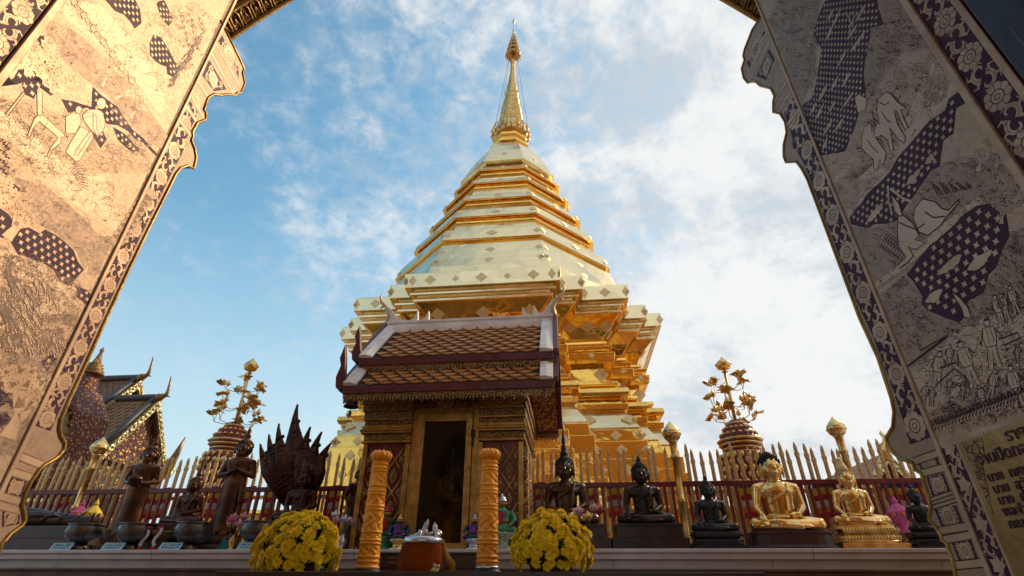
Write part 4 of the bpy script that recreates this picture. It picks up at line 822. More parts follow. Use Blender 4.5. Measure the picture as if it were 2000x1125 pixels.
# ---------------------------------------------------------------- shrine
SY = 5.0                                            # front wall plane
xl, xr_ = XU(712, SY, 2.2), XU(1022, SY, 2.2); SX = (xl + xr_)/2; hw = (xr_ - xl)/2
shr = thing('roofed_shrine', 'small gilded shrine with two-tiered tiled roof and dark glazed doorway', 'shrine', (SX, SY, ZL))
def zs(v, Y=SY): return ZV(880, v, Y) - ZL
def xs(u, v, Y=SY): return P(u, v, Y).x - SX
zw = zs(772); SD = 1.25
m = MB(); dl, dr = xs(806, 900), xs(928, 900); dtop = zs(800)
m.box(-hw + .02, dl, 0, .12, 0, zw); m.box(dr, hw - .02, 0, .12, 0, zw); m.box(dl, dr, 0, .12, dtop, zw)
m.box(-hw + .02, -hw + .12, .12, SD, 0, zw); m.box(hw - .12, hw - .02, .12, SD, 0, zw); m.box(-hw + .02, hw - .02, SD, SD + .1, 0, zw); m.build('wall', RED, shr)
m = MB(); m.box(-hw + .12, hw - .12, .5, .52, 0, zw); m.build('inner_screen', WOOD, shr)
# carved bands of the two piers
pier = MB(); bandm = MB()
for s, (xa, xb) in ((-1, (-hw, dl - .03)), (1, (dr + .03, hw))):
    lv = [(772, .085), (788, .10), (790, .07), (800, .075), (803, .05), (816, .05), (820, .03), (828, .028), (831, .05), (836, .052), (839, .075), (842, .06), (846, .02), (858, .02), (861, .035), (864, .01)]
    for (v0, d0), (v1, d1) in zip(lv, lv[1:]):
        z0, z1_ = zs(v1), zs(v0); ex = d0*.6
        (bandm if v1 - v0 > 7 else pier).box(xa - (ex if s < 0 else 0), xb + (ex if s > 0 else 0), -d0 - .01, .1, z0, z1_)
        (bandm if v1 - v0 > 7 else pier).box(*( (xa - ex, xa + .02) if s < 0 else (xb - .02, xb + ex)), .1, SD, z0, z1_)
    zt = zs(866)
    for q in (xa, xb - .045): pier.box(q, q + .045, -.03, 0, 0, zt)
pier.build('pier_moulding', GOLD_TRIM, shr, .004); bandm.build('carved_band', GOLD_OLD, shr, .008)
lat = MB(); flo = MB()
for xa, xb in ((-hw + .045, dl - .075), (dr + .075, hw - .045)):
    w = xb - xa; zt = zs(866); cw = w/2; chh = cw*1.55; nrow = int(zt/chh) + 1
    def clipseg(p, q):
        (x0, z0), (x1, z1_) = p, q
        if z1_ < z0: (x0, z0), (x1, z1_) = (x1, z1_), (x0, z0)
        if z1_ <= 0 or z0 >= zt: return None
        if z0 < 0: f = -z0/(z1_-z0); x0, z0 = x0 + (x1-x0)*f, 0
        if z1_ > zt: f = (zt - z0)/(z1_-z0); x1, z1_ = x0 + (x1-x0)*f, zt
        return (x0, z0), (x1, z1_)
    for r in range(-1, nrow*2 + 2):
        for c in range(2):
            z0 = zt - r*chh/2; x0 = xa + c*cw
            for p, q in (((x0, z0), (x0 + cw, z0 - chh)), ((x0, z0 - chh), (x0 + cw, z0))):
                if r % 2: continue
                k = clipseg(p, q)
                if k: lat.tube([(k[0][0], -.006, k[0][1]), (k[1][0], -.006, k[1][1])], .011, 5)
    for r in range(nrow*2 + 1):
        zc = zt - r*chh/2
        for c in ((.5, 1.5) if r % 2 == 0 else (0, 1, 2)):
            xc = xa + c*cw
            if zc < .06 or zc > zt - .02: continue
            lo_, hi_ = max(xa, xc - cw*.24), min(xb, xc + cw*.24); zz_ = min(chh*.3, zt - zc)
            flo.prism([(lo_, zc), (xc, zc - chh*.3), (hi_, zc), (xc, zc + zz_)], lambda x, z: (x, 0, z), lambda x, z: (x, -.018, z)); flo.ell((min(max(xc, xa + .03), xb - .03), -.016, zc), (.028, .02, .042), 8, 6)
lat.build('diamond_lattice', GOLD_TRIM, shr); flo.build('lattice_floret', GOLD_OLD, shr, .004)
# sunlit carved return on the right flank
m = MB(); zt = zs(866)
for y in (.16, .5, .84): m.box(hw - .02, hw + .03, y, y + .2, 0, zt)
m.build('flank_carving', carved('flank_gilt', (.7, .48, .2), (.2, .08, .03), 30, .85, .35, .012), shr, .01)
# door
df = MB(); f0, f1 = xs(812, 870), xs(922, 870); g0, g1 = xs(828, 870), xs(910, 870); zt1, zt0 = zs(808), zs(824)
df.box(f0, g0, -.03, .02, 0, zt1); df.box(g1, f1, -.03, .02, 0, zt1); df.box(g0, g1, -.029, .02, zt0, zt1); df.box(g0, g1, -.029, .02, 0, .07)
dfo = df.build('door_frame', GOLD_TRIM, shr, .005)
df = MB(); df.box(dl - .03, f0 - .004, -.015, .03, 0, zw - .05); df.box(f1 + .004, dr + .03, -.015, .03, 0, zw - .05); df.box(f0 - .004, f1 + .004, -.012, .03, zt1 + .004, zt1 + .06); df.build('door_surround', GOLD_TRIM, shr, .004)
m = MB(); m.box(g0, g1, -.004, .004, .07, zt0); m.build('door_glass', GLASSY, dfo)
m = MB(); m.box(f1 - .012, f1 + .03, -.045, -.03, zs(856), zs(842)); m.box(f1 - .002, f1 + .02, -.05, -.03, zs(874), zs(850)); m.build('door_latch', IRON, dfo, .004)
m = MB(); m.prism([(f0, zt1 + .06), (f1, zt1 + .06), (f1, zw - .02), (f0, zw - .02)], lambda x, z: (x, .0, z), lambda x, z: (x, -.01, z))
for s in (-1, 1):
    for k in range(4):
        cx_ = (f0 + f1)/2 + s*(.07 + .075*k); cz = (zt1 + zw)/2 + .02; pts = [(cx_ + s*.05*(1-a)*cos(a*7), -.02, cz + .07*(1-a)*sin(a*7)) for a in [i/14 for i in range(15)]]; m.tube(pts, .012, 5)
m.ell(((f0 + f1)/2, -.02, (zt1 + zw)/2 + .03), (.09, .03, .09), 12, 8)
m.build('transom_carving', GOLD_OLD, shr)
m = MB()
for k in range(3): m.box(-.3 + .04*k, .26 - .04*k, .36 + .03*k, .5, .07 + .12*k, .19 + .12*k)
m.lathe([(.02, 0), (.2, .004), (.22, .02), (.16, .03), (.02, .03)], 24, (0, 0, 0)); n0 = len(m.v) - 24*5
m.v[n0:] = [((dl + dr)/2 + .05 + x, .47 - z, zt0 - .3 + y) for x, y, z in m.v[n0:]]; m.build('inner_altar', GOLD_OLD, shr)
# roof: ridge runs across, two overlapping tiers
TILE = MT('roof_tile'); a_ = TILE.noise(9, 3); vc = TILE.voro(7, 'F1', TILE.mapv((1, 1, 1)), 'Color'); sx_ = TILE.node('ShaderNodeSeparateColor'); TILE.lk(vc, sx_.inputs[0])
TILE.set('Base Color', TILE.mix(sx_.outputs[0], (.52, .24, .07), TILE.mix(sx_.outputs[1], (.62, .31, .1), (.46, .18, .1)))); TILE.set('Roughness', .28); TILE.bump(TILE.noise(40, 4), .2, .01)
TILE = TILE.m; TGAP = simple('tile_gap', (.05, .026, .014), None, 9, .8)
rl, rr_ = xs(672, 748, 4.66), xs(1081, 745, 4.66)
YE1, ZE1 = 4.66 - SY, ZV(900, 748, 4.66) - ZL          # lower eave
YT1 = YE1 + .30; ZT1 = ZV(900, 712, YT1 + SY) - ZL      # lower tier top
YE2 = YE1 + .19; ZE2 = ZV(900, 694, YE2 + SY) - ZL      # upper eave
YR = .52; ZR = ZV(900, 637, YR + SY) - ZL
ul, ur = xs(703, 694, YE2 + SY), xs(1081, 692, YE2 + SY)
def slope(mb, gap, x0, x1, ya, za, yb_, zb, dx0, tile=.112, inset=.13):
    """one slope of diamond tiles; eave (ya,za) to top (yb_,zb)"""
    L = math.hypot(yb_ - ya, zb - za); dy, dz = (yb_-ya)/L, (zb-za)/L; nyy, nz = -dz, dy
    if nz < 0: nyy, nz = -nyy, -nz
    at = lambda x, s, h: (x, ya + dy*s + nyy*h, za + dz*s + nz*h)
    gap.add([at(x0, 0, 0), at(x1, 0, 0), at(x1, L, 0), at(x0 + dx0, L, 0), at(x0, 0, -.03), at(x1, 0, -.03), at(x1, L, -.03), at(x0 + dx0, L, -.03)], [(0, 1, 2, 3), (7, 6, 5, 4), (0, 4, 5, 1), (1, 5, 6, 2), (2, 6, 7, 3), (3, 7, 4, 0)])
    row = 0; s = -.01; st = tile*.5
    while s < L:
        x = x0 + inset + dx0*s/L + (tile*.5 if row % 2 else 0)
        while x < x1 - inset + .001:
            w = tile*.46; hh = tile*.62; j = random.uniform(-.004, .004); sm = min(s + hh, L); jz = random.uniform(0, .004)
            if x - w > x0 + inset - tile*.45 + dx0*s/L and x + w < x1 - inset + tile*.45:
                v0 = [at(x, max(s - .2*hh, .0), .026 + jz), at(x + w, min(s + hh*.5, L), .017), at(x, sm, .006), at(x - w, min(s + hh*.5, L), .017)]
                v1 = [at(x, max(s - .2*hh, .0), .01), at(x + w, min(s + hh*.5, L), .004), at(x, sm, .002), at(x - w, min(s + hh*.5, L), .004)]
                mb.add(v0 + v1, [(0, 1, 2, 3), (0, 4, 5, 1), (1, 5, 6, 2), (2, 6, 7, 3), (3, 7, 4, 0)])
            x += tile
        s += st; row += 1
tl_, gp = MB(), MB()
slope(tl_, gp, rl, rr_, YE1, ZE1, YT1, ZT1, .05, .15)
slope(tl_, gp, rl, rr_, 2*YR - YE1, ZE1, 2*YR - YT1, ZT1, .05, .15)
lower = gp.build('lower_roof', TGAP, shr); tl_.build('roof_tiles', TILE, lower)
tl_, gp = MB(), MB()
slope(tl_, gp, ul, ur, YE2, ZE2, YR, ZR, .03, .165); slope(tl_, gp, ul, ur, 2*YR - YE2, ZE2, YR, ZR, .03, .165)
upper = gp.build('upper_roof', TGAP, shr); tl_.build('roof_tiles', TILE, upper)
wv = MB()
def verge(mb, x0, x1, ya, za, yb_, zb, h=.05):
    L = math.hypot(yb_-ya, zb-za); ny_, nz_ = -(zb-za)/L, (yb_-ya)/L
    if nz_ < 0: ny_, nz_ = -ny_, -nz_
    mb.loft([[(x0, y + ny_*.004, z + nz_*.004), (x1, y + ny_*.004, z + nz_*.004), (x1, y + ny_*h*.6, z + nz_*h*.6), ((x0+x1)/2, y + ny_*h, z + nz_*h), (x0, y + ny_*h, z + nz_*h)] for y, z in ((ya, za), (yb_, zb))])
for m0, x0, x1 in ((1, rl, rl + .13), (1, rr_ - .13, rr_)):
    verge(wv, x0, x1, YE1, ZE1, YT1, ZT1); verge(wv, x0, x1, 2*YR - YE1, ZE1, 2*YR - YT1, ZT1)
for x0, x1 in ((ul, ul + .14), (ur - .14, ur)):
    verge(wv, x0, x1, YE2, ZE2, YR, ZR); verge(wv, x0, x1, 2*YR - YE2, ZE2, YR, ZR)
L_ = math.hypot(YT1 - YE1, ZT1 - ZE1)
wv.box(rl + .13, rr_ - .13, YT1 - .05, YT1 + .02, ZT1 - .06, ZT1 + .015)
wv.build('white_verge', WHITE, shr, .008)
rg = MB(); rg.box(ul, ur, YR - .045, YR + .045, ZR - .03, ZR + .05); rg.box(ul, ur, YR - .055, YR + .055, ZR + .05, ZR + .085); rg.box(ul + .1, ur - .1, YR - .11, YR + .11, ZR - .11, ZR - .03)
for sgn, xe in ((1, ul), (-1, ur)):
    for d, hh in (((.34, .15), (.48, .14)) if sgn > 0 else ((.2, .15), (.34, .14))):
        c = xe + sgn*d; pr = [(c - sgn*.2, ZR + .085), (c - sgn*.08, ZR + .095), (c - sgn*.01, ZR + .13), (c + sgn*.03, ZR + .085 + hh), (c + sgn*.04, ZR + .13), (c + sgn*.035, ZR + .085)]
        rg.prism(pr, lambda x, z: (x, YR - .03, z), lambda x, z: (x, YR + .03, z))
    pr = [(xe, ZR + .085), (xe + sgn*.3, ZR + .085), (xe + sgn*.12, ZR + .13), (xe, ZR + .30)]
    rg.prism(pr, lambda x, z: (x, YR - .035, z), lambda x, z: (x, YR + .035, z))
rg.build('ridge', WHITE, shr, .006)
def chofa(mb, base, sgn, s=1.0):
    """slender horn finial curling outwards"""
    b = Vector(base); P_ = [(0, -.12), (-.04, 0), (-.05, .1), (.0, .2), (.06, .27), (.12, .33), (.15, .42), (.14, .5)]; R_ = [.03, .055, .05, .035, .03, .026, .018, .004]
    mb.tube([b + Vector((sgn*x*s, 0, z*s)) for x, z in P_], [r*s for r in R_], 7)
    mb.tube([b + Vector((sgn*x*s, 0, z*s)) for x, z in ((.06, .27), (.11, .24), (.13, .2))], [.02*s, .014*s, .003*s], 6)
m = MB(); chofa(m, (ul - .03, YR, ZR + .12), -1, .8); m.build('horn_finial', simple('faded_gilt', (.62, .47, .26), (.4, .3, .18), 10, .45, .5), shr)
m = MB(); chofa(m, (ur + .03, YR, ZR + .12), 1, .8); m.build('horn_finial', simple('faded_gilt_sunny', (.62, .47, .26), (.4, .3, .18), 10, .45, .5), shr)
bg_ = MB()
def barge(x, ya, za, yb_, zb, d=.07, t=.05):
    bg_.prism([(ya, za - .02), (yb_, zb), (yb_, zb + d), (ya, za + d*.6)], lambda y, z: (x, y, z), lambda y, z: (x + t, y, z))
for x, x2 in ((rl - .05, ul - .05), (rr_, ur)):
    for s in (1, -1):
        f = (lambda y: y) if s == 1 else (lambda y: 2*YR - y)
        barge(x, f(YE1), ZE1, f(YT1 + .05), ZT1 + .03); barge(x2, f(YE2), ZE2, f(YR), ZR + .03)
def naga(x, y, z, h, sg):
    pr = [(0, -.05), (-.05*sg, .0), (-.065*sg, .1*h/.45), (-.035*sg, .22*h/.45), (-.06*sg, .3*h/.45), (-.03*sg, h), (.0, .3*h/.45), (.02*sg, .16*h/.45), (.06*sg, .02)]
    bg_.prism(pr, lambda a, b: (x + a, y - .03, z + b), lambda a, b: (x + a, y + .03, z + b))
naga(rl - .03, YE1 + .02, ZE1, .46, 1); naga(ul - .03, YE2 + .02, ZE2, .4, 1)
bg_.build('barge_board', MAROON, shr, .005)
ev = MB(); tr = MB()
for y, z, x0, x1 in ((YE1, ZE1, rl, rr_), (YE2, ZE2, ul, ur)):
    for s in (1, -1):
        f = (lambda q: q) if s == 1 else (lambda q: 2*YR - q)
        ya, yb2 = sorted((f(y - .012), f(y + .03))); ev.box(x0, x1, ya, yb2, z - .075, z - .002)
        ya, yb2 = sorted((f(y - .002), f(y + .028))); n = int((x1 - x0)/.033); tr.box(x0 + .01, x1 - .01, ya + .004, yb2 - .004, z - .115, z - .076)
        for i in range(n): xx = x0 + .02 + i*(x1 - x0 - .04)/n; tr.prism([(xx, z - .112), (xx + .026, z - .112), (xx + .021, z - .14), (xx + .004, z - .155 - .012*(i % 3 == 0))], lambda a, b: (a, ya, b), lambda a, b: (a, yb2, b))
ev.build('eave_board', MAROON, shr, .004); tr.build('eave_fringe', GOLD_OLD, shr)
m = MB()
so = carved('red_gilt_soffit', (.62, .36, .08), (.16, .01, .012), 26, .6, .4, .003)
for s in (1, -1):
    f = (lambda q: q) if s == 1 else (lambda q: 2*YR - q)
    for x0, x1 in ((rl + .01, rr_ - .01),):
        m.add([(x0, f(YE1 + .03), ZE1 - .035), (x1, f(YE1 + .03), ZE1 - .035), (x1, f(YT1 + .02), ZT1 - .04), (x0, f(YT1 + .02), ZT1 - .04)], [(0, 1, 2, 3)])
        m.add([(x0, f(YT1 - .0), ZT1 - .05), (x1, f(YT1 - .0), ZT1 - .05), (x1, YR, ZR - .1), (x0 + .05, YR, ZR - .1)], [(0, 1, 2, 3)])
m.build('soffit', so, shr)
m = MB()
for x in (-hw + .04, hw - .08):
    m.prism([(-.02, zw - .02), (SD + .1, zw - .02), (2*YR - YE2 - .1, ZE2 - .05), (YR, ZR - .14), (YE2 + .1, ZE2 - .05)], lambda y, z: (x, y, z), lambda y, z: (x + .05, y, z))
m.build('gable_wall', GOLD_RED, shr)
m = MB(); m.box(-hw + .02, hw - .02, -.02, SD + .1, zw + .0, zw + .06); m.build('ceiling_board', WOOD, shr)
def bell(u, v0, v1, Y, label):
    c = P(u, v0, Y); h = c.z - P(u, v1, Y).z; b = thing('wind_bell', label, 'bell', (c.x, c.y, c.z), 0, 'wind bells under the shrine eaves')
    m = MB(); m.lathe([(.01, -.02*h), (h*.1, -.08*h), (h*.2, -.16*h), (h*.24, -.3*h), (h*.26, -.5*h), (h*.33, -.62*h), (h*.3, -.63*h), (h*.2, -.5*h)], 14); m.build('bell_body', IRON, b)
    m = MB(); m.tube([(0, 0, .12*h), (0, 0, -.05*h)], h*.03, 6); m.tube([(0, 0, -.4*h), (0, 0, -.8*h)], h*.015, 5); m.lathe([(.01, -.8*h), (h*.07, -.88*h), (h*.05, -.97*h), (.005, -h)], 8); m.build('clapper', IRON, b)
bell(690, 768, 812, 4.72, 'dark wind bell hanging under the eave corner above the naga statue side')
bell(1049, 832, 848, 6.15, 'tiny dark wind bell hanging under the rear eave beside the gold flank')
# ---------------------------------------------------------------- statues
def seated(pose='earth', head=1.0, robe=True):
    """continuous cast body of a cross-legged figure, unit height, facing -Y"""
    m = MB(); HT = Matrix.Translation((0, 0, .69)) @ Matrix.Scale(1.24, 4) @ Matrix.Translation((0, 0, -.69))
    m.ell((0, .03, .15), (.23, .17, .14)); 
    for s in (-1, 1):
        cap(m, (s*.12, .02, .12), (s*.40, -.12, .095), .125, .095); 
        cap(m, (s*.40, -.12, .09), (-s*.10, -.27 + .03*s, .085 + .03*s), .088, .05)
        m.ell((-s*.16, -.27 + .03*s, .10 + .035*s), (.10, .045, .035))
        for k in range(5): cap(m, (-s*(.22 + .0*k), -.285 + .03*s + k*.016, .10 + .035*s), (-s*.275, -.285 + .03*s + k*.016, .10 + .035*s), .011, .009, 8)
        m.ell((s*.24, .02, .575), (.085, .08, .075))
        cap(m, (s*.14, .02, .60), (s*.24, .02, .575), .075, .075)
        m.T = HT
        m.ell((s*.115, -.015, .80), (.016, .03, .075)); m.ell((s*.118, -.01, .745), (.012, .02, .045))
        m.ell((s*.045, -.097, .825), (.03, .014, .010)); cap(m, (s*.018, -.112, .848), (s*.075, -.090, .852), .008, .006, 8)
        m.ell((s*.055, -.075, .775), (.032, .03, .035))
        m.T = Matrix()
    cap(m, (0, .02, .26), (0, .01, .52), .165, .185, 16, .78); m.ell((0, -.005, .53), (.24, .135, .11)); m.ell((-.09, -.075, .52), (.085, .05, .055)); m.ell((.09, -.075, .52), (.085, .05, .055))
    cap(m, (0, .015, .60), (0, 0, .72), .075, .062)
    m.T = HT
    m.ell((0, .005, .82), (.112, .118, .135)); m.ell((0, -.03, .76), (.085, .085, .08)); m.ell((0, -.075, .715), (.034, .03, .025))
    cap(m, (0, -.108, .845), (0, -.137, .795), .013, .021, 8); m.ell((0, -.112, .757), (.036, .016, .009)); m.ell((0, -.108, .744), (.028, .016, .008))
    m.T = Matrix()
    # arms
    def hand(wr, d, up, sp, curl):
        w, d, sp = Vector(wr), Vector(d).normalized(), Vector(sp).normalized(); up = Vector(up)
        cap(m, w, w + d*.075, .035, .038, 10, .7)
        for k in range(4):
            b = w + d*.08 + sp*(.017*(k - 1.5)); L = (.075, .09, .085, .065)[k]; e = b + d*L*.55 + up*curl*.3; t = e + d*L*.45 + up*curl
            cap(m, b, e, .0125, .0115, 8); cap(m, e, t, .0115, .009, 8)
        b = w + d*.02 - sp*.035; cap(m, b, b + d*.05 - sp*.022, .014, .010, 8)
    if pose == 'earth':
        cap(m, (-.25, .02, .565), (-.30, .03, .34), .072, .056); cap(m, (-.30, .03, .34), (-.31, -.18, .215), .056, .036)
        hand((-.31, -.18, .215), (.02, -.45, -.6), (0, .01, -.02), (1, 0, 0), .02)
        cap(m, (.25, .02, .565), (.30, .03, .33), .072, .056); cap(m, (.30, .03, .33), (.15, -.18, .22), .055, .036)
        hand((.15, -.18, .22), (-1, -.1, 0), (0, 0, .01), (0, -1, 0), .01)
    else:
        for s in (-1, 1):
            cap(m, (s*.25, .02, .565), (s*.30, .03, .33), .072, .056); cap(m, (s*.30, .03, .33), (s*.12, -.18, .215 + .02*s), .055, .036)
            hand((s*.12, -.18, .215 + .02*s), (-s, -.1, 0), (0, 0, .01), (0, -1, 0), .01)
    if robe:   # edge and folded sash of the robe
        pts = [(.2, -.06, .62), (.12, -.13, .56), (.0, -.155, .47), (-.1, -.15, .42), (-.17, -.09, .36)]
        for a, b in zip(pts, pts[1:]): cap(m, a, b, .014, .014, 8)
        for a, b in zip([(.13, -.10, .61), (.12, -.165, .5), (.1, -.17, .38)], [(.12, -.165, .5), (.1, -.17, .38), (.09, -.18, .3)]): cap(m, a, b, .03, .03, 8, .5)
    return m
def hairmesh(kind):
    m = MB(); m.T = Matrix.Translation((0, 0, .69)) @ Matrix.Scale(1.24, 4) @ Matrix.Translation((0, 0, -.69))
    m.ell((0, .024, .852), (.124, .119, .118)); m.ell((0, .03, .955), (.066, .066, .06))
    for i in range(70):           # rows of curls
        z = i % 7; a = 2*pi*(i//7)/10 + z*.3; el = rad(12 + z*12); c = (.118*cos(el)*cos(a), .025 + .116*cos(el)*sin(a), .862 + .112*sin(el))
        if c[1] < -.055 and c[2] < .9: continue
        m.ell(c, (.017, .017, .017), 6, 4)
    if kind == 'flame': m.lathe([(.03, 1.0), (.042, 1.03), (.02, 1.05), (.034, 1.08), (.018, 1.11), (.022, 1.13), (.01, 1.18), (.002, 1.26)], 10, (0, .03, 0))
    elif kind == 'bud': m.lathe([(.03, 1.0), (.036, 1.03), (.022, 1.07), (.002, 1.11)], 10, (0, .03, 0))
    elif kind == 'tall': m.lathe([(.05, .99), (.055, 1.03), (.035, 1.06), (.04, 1.10), (.022, 1.14), (.026, 1.2), (.012, 1.3), (.002, 1.42)], 10, (0, .03, 0))
    elif kind == 'cone': m.lathe([(.10, .94), (.075, 1.0), (.05, 1.06), (.035, 1.1), (.038, 1.12), (.01, 1.15)], 12, (0, .03, 0))
    return m
_b = {}
def body(pose, mat):
    k = (pose, mat.name)
    if pose not in _b: _b[pose] = fuse(seated(pose), 'seated_body', mat, .0105, 2)
    me = _b[pose].copy(); me.materials.clear(); me.materials.append(mat); return me
def lotus_base(m, w, d, z0, z1, n=18):
    """two opposed rows of lotus petals between plain fillets"""
    h = z1 - z0; pr = [(1.0, 0), (1.02, .12), (.98, .16), (.93, .4), (.86, .5), (.92, .58), (.99, .82), (.97, .88), (.95, 1)]
    m.loft([[(w*r*math.copysign(abs(cos(a))**.55, cos(a)), d*r*math.copysign(abs(sin(a))**.55, sin(a)), z0 + z*h) for a in [2*pi*i/32 for i in range(32)]] for r, z in pr])
    for i in range(n):
        x = -w*.88 + 2*w*.88*i/(n-1)
        for zc, s in ((.29, 1), (.7, -1)): m.ell((x, -d*.97, z0 + zc*h), (w/n*.85, .02*w*4/3, h*.14), 8, 6)
STAT = 'buddha images seated on the altar ledge'
def statue(label, ub, vb, vt, Y, mat, kind='flame', pose='earth', rz=0, base=None, hair_mat=None, basemat=None, face_shift=0, sx=1.0):
    """ub: picture column of the body, vb / vt: rows of the seat and of the crown of the head"""
    zb = ZV(ub, vb, Y); zt = ZV(ub, vt, Y); h = (zt - zb)/1.065; x = XU(ub, Y, zb)
    r = thing('buddha_statue', label, 'statue', (x, Y, ZL), rz)
    o = link('body', body(pose, mat), r, 0, (0, 0, zb - ZL)); o.scale = (h*sx, h, h)
    o = hairmesh(kind).build('hair', hair_mat or mat, r, 0, True, (0, 0, zb - ZL)); o.scale = (h*sx, h, h)
    H = zb - ZL + .012*h; m = MB(); W = .52*h*sx
    if base == 'lotus': m.box(-W*1.08, W*1.08, -.38*h, .3*h, 0, H*.3); lotus_base(m, W, .34*h, H*.3, H)
    elif base == 'step': m.box(-W*1.2, W*1.2, -.42*h, .3*h, 0, H*.48); m.box(-W*1.03, W*1.03, -.37*h, .28*h, H*.48, H*.94); m.box(-W*1.06, W*1.06, -.39*h, .29*h, H*.9, H)
    else: m.loft([[(W*q*math.copysign(abs(cos(a))**.5, cos(a)), .36*h*q*math.copysign(abs(sin(a))**.5, sin(a)), z) for a in [2*pi*i/28 for i in range(28)]] for q, z in ((1.06, 0), (1.06, H*.2), (1.0, H*.3), (.98, H*.8), (1.02, H*.86), (1.02, H))])
    m.build('pedestal', basemat or mat, r, .004); return r
GB = simple('brown_gilt', (.2, .11, .035), (.12, .065, .02), 6, .35, .7)
statue('tall bronze buddha with a flame finial, seated behind the yellow flower pot at the shrine', 1108, 1030, 890, 5.15, simple('mid_bronze', (.13, .085, .05), (.06, .04, .026), 5, .3, .8, .08, 25), 'tall', base='step', basemat=BRONZE_DK, hair_mat=BLACKHAIR)
statue('dark bronze seated buddha on a wide stepped plinth beside the gold lotus pole', 1262, 1028, 903, 5.1, BRONZE_DK, 'bud', base='step', hair_mat=BLACKHAIR)
statue('small matt black seated buddha between the lotus pole and the large gold buddha', 1396, 1041, 938, 5.05, BLACK, 'bud', base='lotus')
statue('large shining gold buddha with black hair on a dark plinth', 1536, 1043, 884, 5.1, GOLD_POL, 'plain', base='round', hair_mat=BLACKHAIR, basemat=simple('dark_red_plinth', (.05, .014, .016), None, 6, .4), sx=1.0)
statue('gold buddha with gold conical hair on a gilded lotus throne', 1681, 1030, 912, 5.1, GOLD_POL, 'cone', base='lotus', hair_mat=GOLD_ORN, basemat=GOLD_ROD)
statue('small black seated buddha half hidden by the shaded door panel', 1812, 1041, 955, 5.0, BLACK, 'bud', base='lotus')
statue('brown bronze seated buddha behind two alms bowls, crowned with a thin flame', 358, 1026, 930, 5.15, BRONZE, 'tall', 'medit', base='step', basemat=COPPER)

dim = thing('shrine_image', 'small gilt buddha dimly seen behind the dark glass of the shrine', 'statue', (SX + (dl + dr)/2 + .0, SY + .38, ZL + .43)); o = link('body', body('medit', GOLD_ROD), dim); o.scale = (.42,)*3; o = hairmesh('flame').build('hair', GOLD_ROD, dim); o.scale = (.42,)*3
def standing(kind):
    """robed standing figure, unit height, facing -Y"""
    m = MB(); HT = Matrix.Translation((0, 0, .83)) @ Matrix.Scale(1.4, 4) @ Matrix.Translation((0, 0, -.83))
    R = [(.0, .15, .10), (.02, .155, .10), (.12, .135, .09), (.3, .12, .082), (.45, .125, .085), (.52, .135, .09), (.58, .12, .08), (.66, .125, .08), (.74, .15, .085), (.79, .155, .08), (.825, .10, .06)]
    m.loft([[(w*cos(a)*(1 - .12*max(0, sin(a))), d*sin(a), .04 + z*.985) for a in [2*pi*i/28 for i in range(28)]] for z, w, d in R], True, True)
    for s in (-1, 1):
        m.ell((s*.055, -.07, .022), (.035, .08, .022)); cap(m, (s*.055, -.01, .03), (s*.05, 0, .12), .032, .04)
        for k in range(5): cap(m, (s*.055 + (k - 2)*.013, -.135, .015), (s*.055 + (k - 2)*.014, -.165, .012), .008, .007, 8)
        m.T = HT
        m.ell((s*.07, -.004, .915), (.008, .016, .036)); m.ell((s*.024, -.055, .918), (.017, .008, .006)); cap(m, (s*.01, -.061, .932), (s*.04, -.05, .934), .005, .004, 8)
        m.T = Matrix()
        m.ell((s*.145, 0, .80), (.045, .048, .042))
    cap(m, (0, 0, .80), (0, 0, .86), .05, .045); m.T = HT; m.ell((0, .002, .915), (.062, .066, .074)); m.ell((0, -.018, .882), (.045, .046, .042))
    cap(m, (0, -.058, .925), (0, -.073, .9), .007, .011, 8); m.ell((0, -.06, .882), (.018, .008, .005)); m.T = Matrix()
    def hand(wr, d, sp):
        w, d, sp = Vector(wr), Vector(d).normalized(), Vector(sp).normalized(); cap(m, w, w + d*.04, .02, .021, 10, .7)
        for k in range(4):
            b = w + d*.045 + sp*(.009*(k - 1.5)); cap(m, b, b + d*(.042, .05, .047, .036)[k], .0075, .006, 8)
        cap(m, w + d*.01 - sp*.018, w + d*.035 - sp*.032, .008, .006, 8)
    if kind == 'bowl':
        for s in (-1, 1): cap(m, (s*.15, 0, .79), (s*.185, .01, .64), .042, .034); cap(m, (s*.185, .01, .64), (s*.07, -.14, .60), .033, .023); hand((s*.07, -.14, .60), (-s, -.35, .0), (0, -.3, -1))
        m.ell((0, -.16, .645), (.085, .075, .05))
    elif kind == 'cross':
        for s in (-1, 1): cap(m, (s*.15, 0, .79), (s*.19, -.01, .65), .042, .034); cap(m, (s*.19, -.01, .65), (s*.03, -.12, .69 + .02*s), .033, .022); hand((s*.03, -.12, .69 + .02*s), (-s, -.05, .55), (.3, 0, 1))
        for a, b in (((.12, -.07, .60), (.15, -.08, .35)), ((.15, -.08, .35), (.16, -.07, .1))): cap(m, a, b, .02, .028)
    else:
        for s in (-1, 1): cap(m, (s*.15, 0, .79), (s*.2, .03, .63), .042, .034); cap(m, (s*.2, .03, .63), (s*.16, -.06, .5), .033, .022); hand((s*.16, -.06, .5), (-s*.3, -.4, -.8), (s, 0, 0))
    for a, b in (((-.1, -.075, .8), (-.02, -.10, .66)), ((-.02, -.10, .66), (.07, -.095, .55))): cap(m, a, b, .008, .008, 8)
    return m
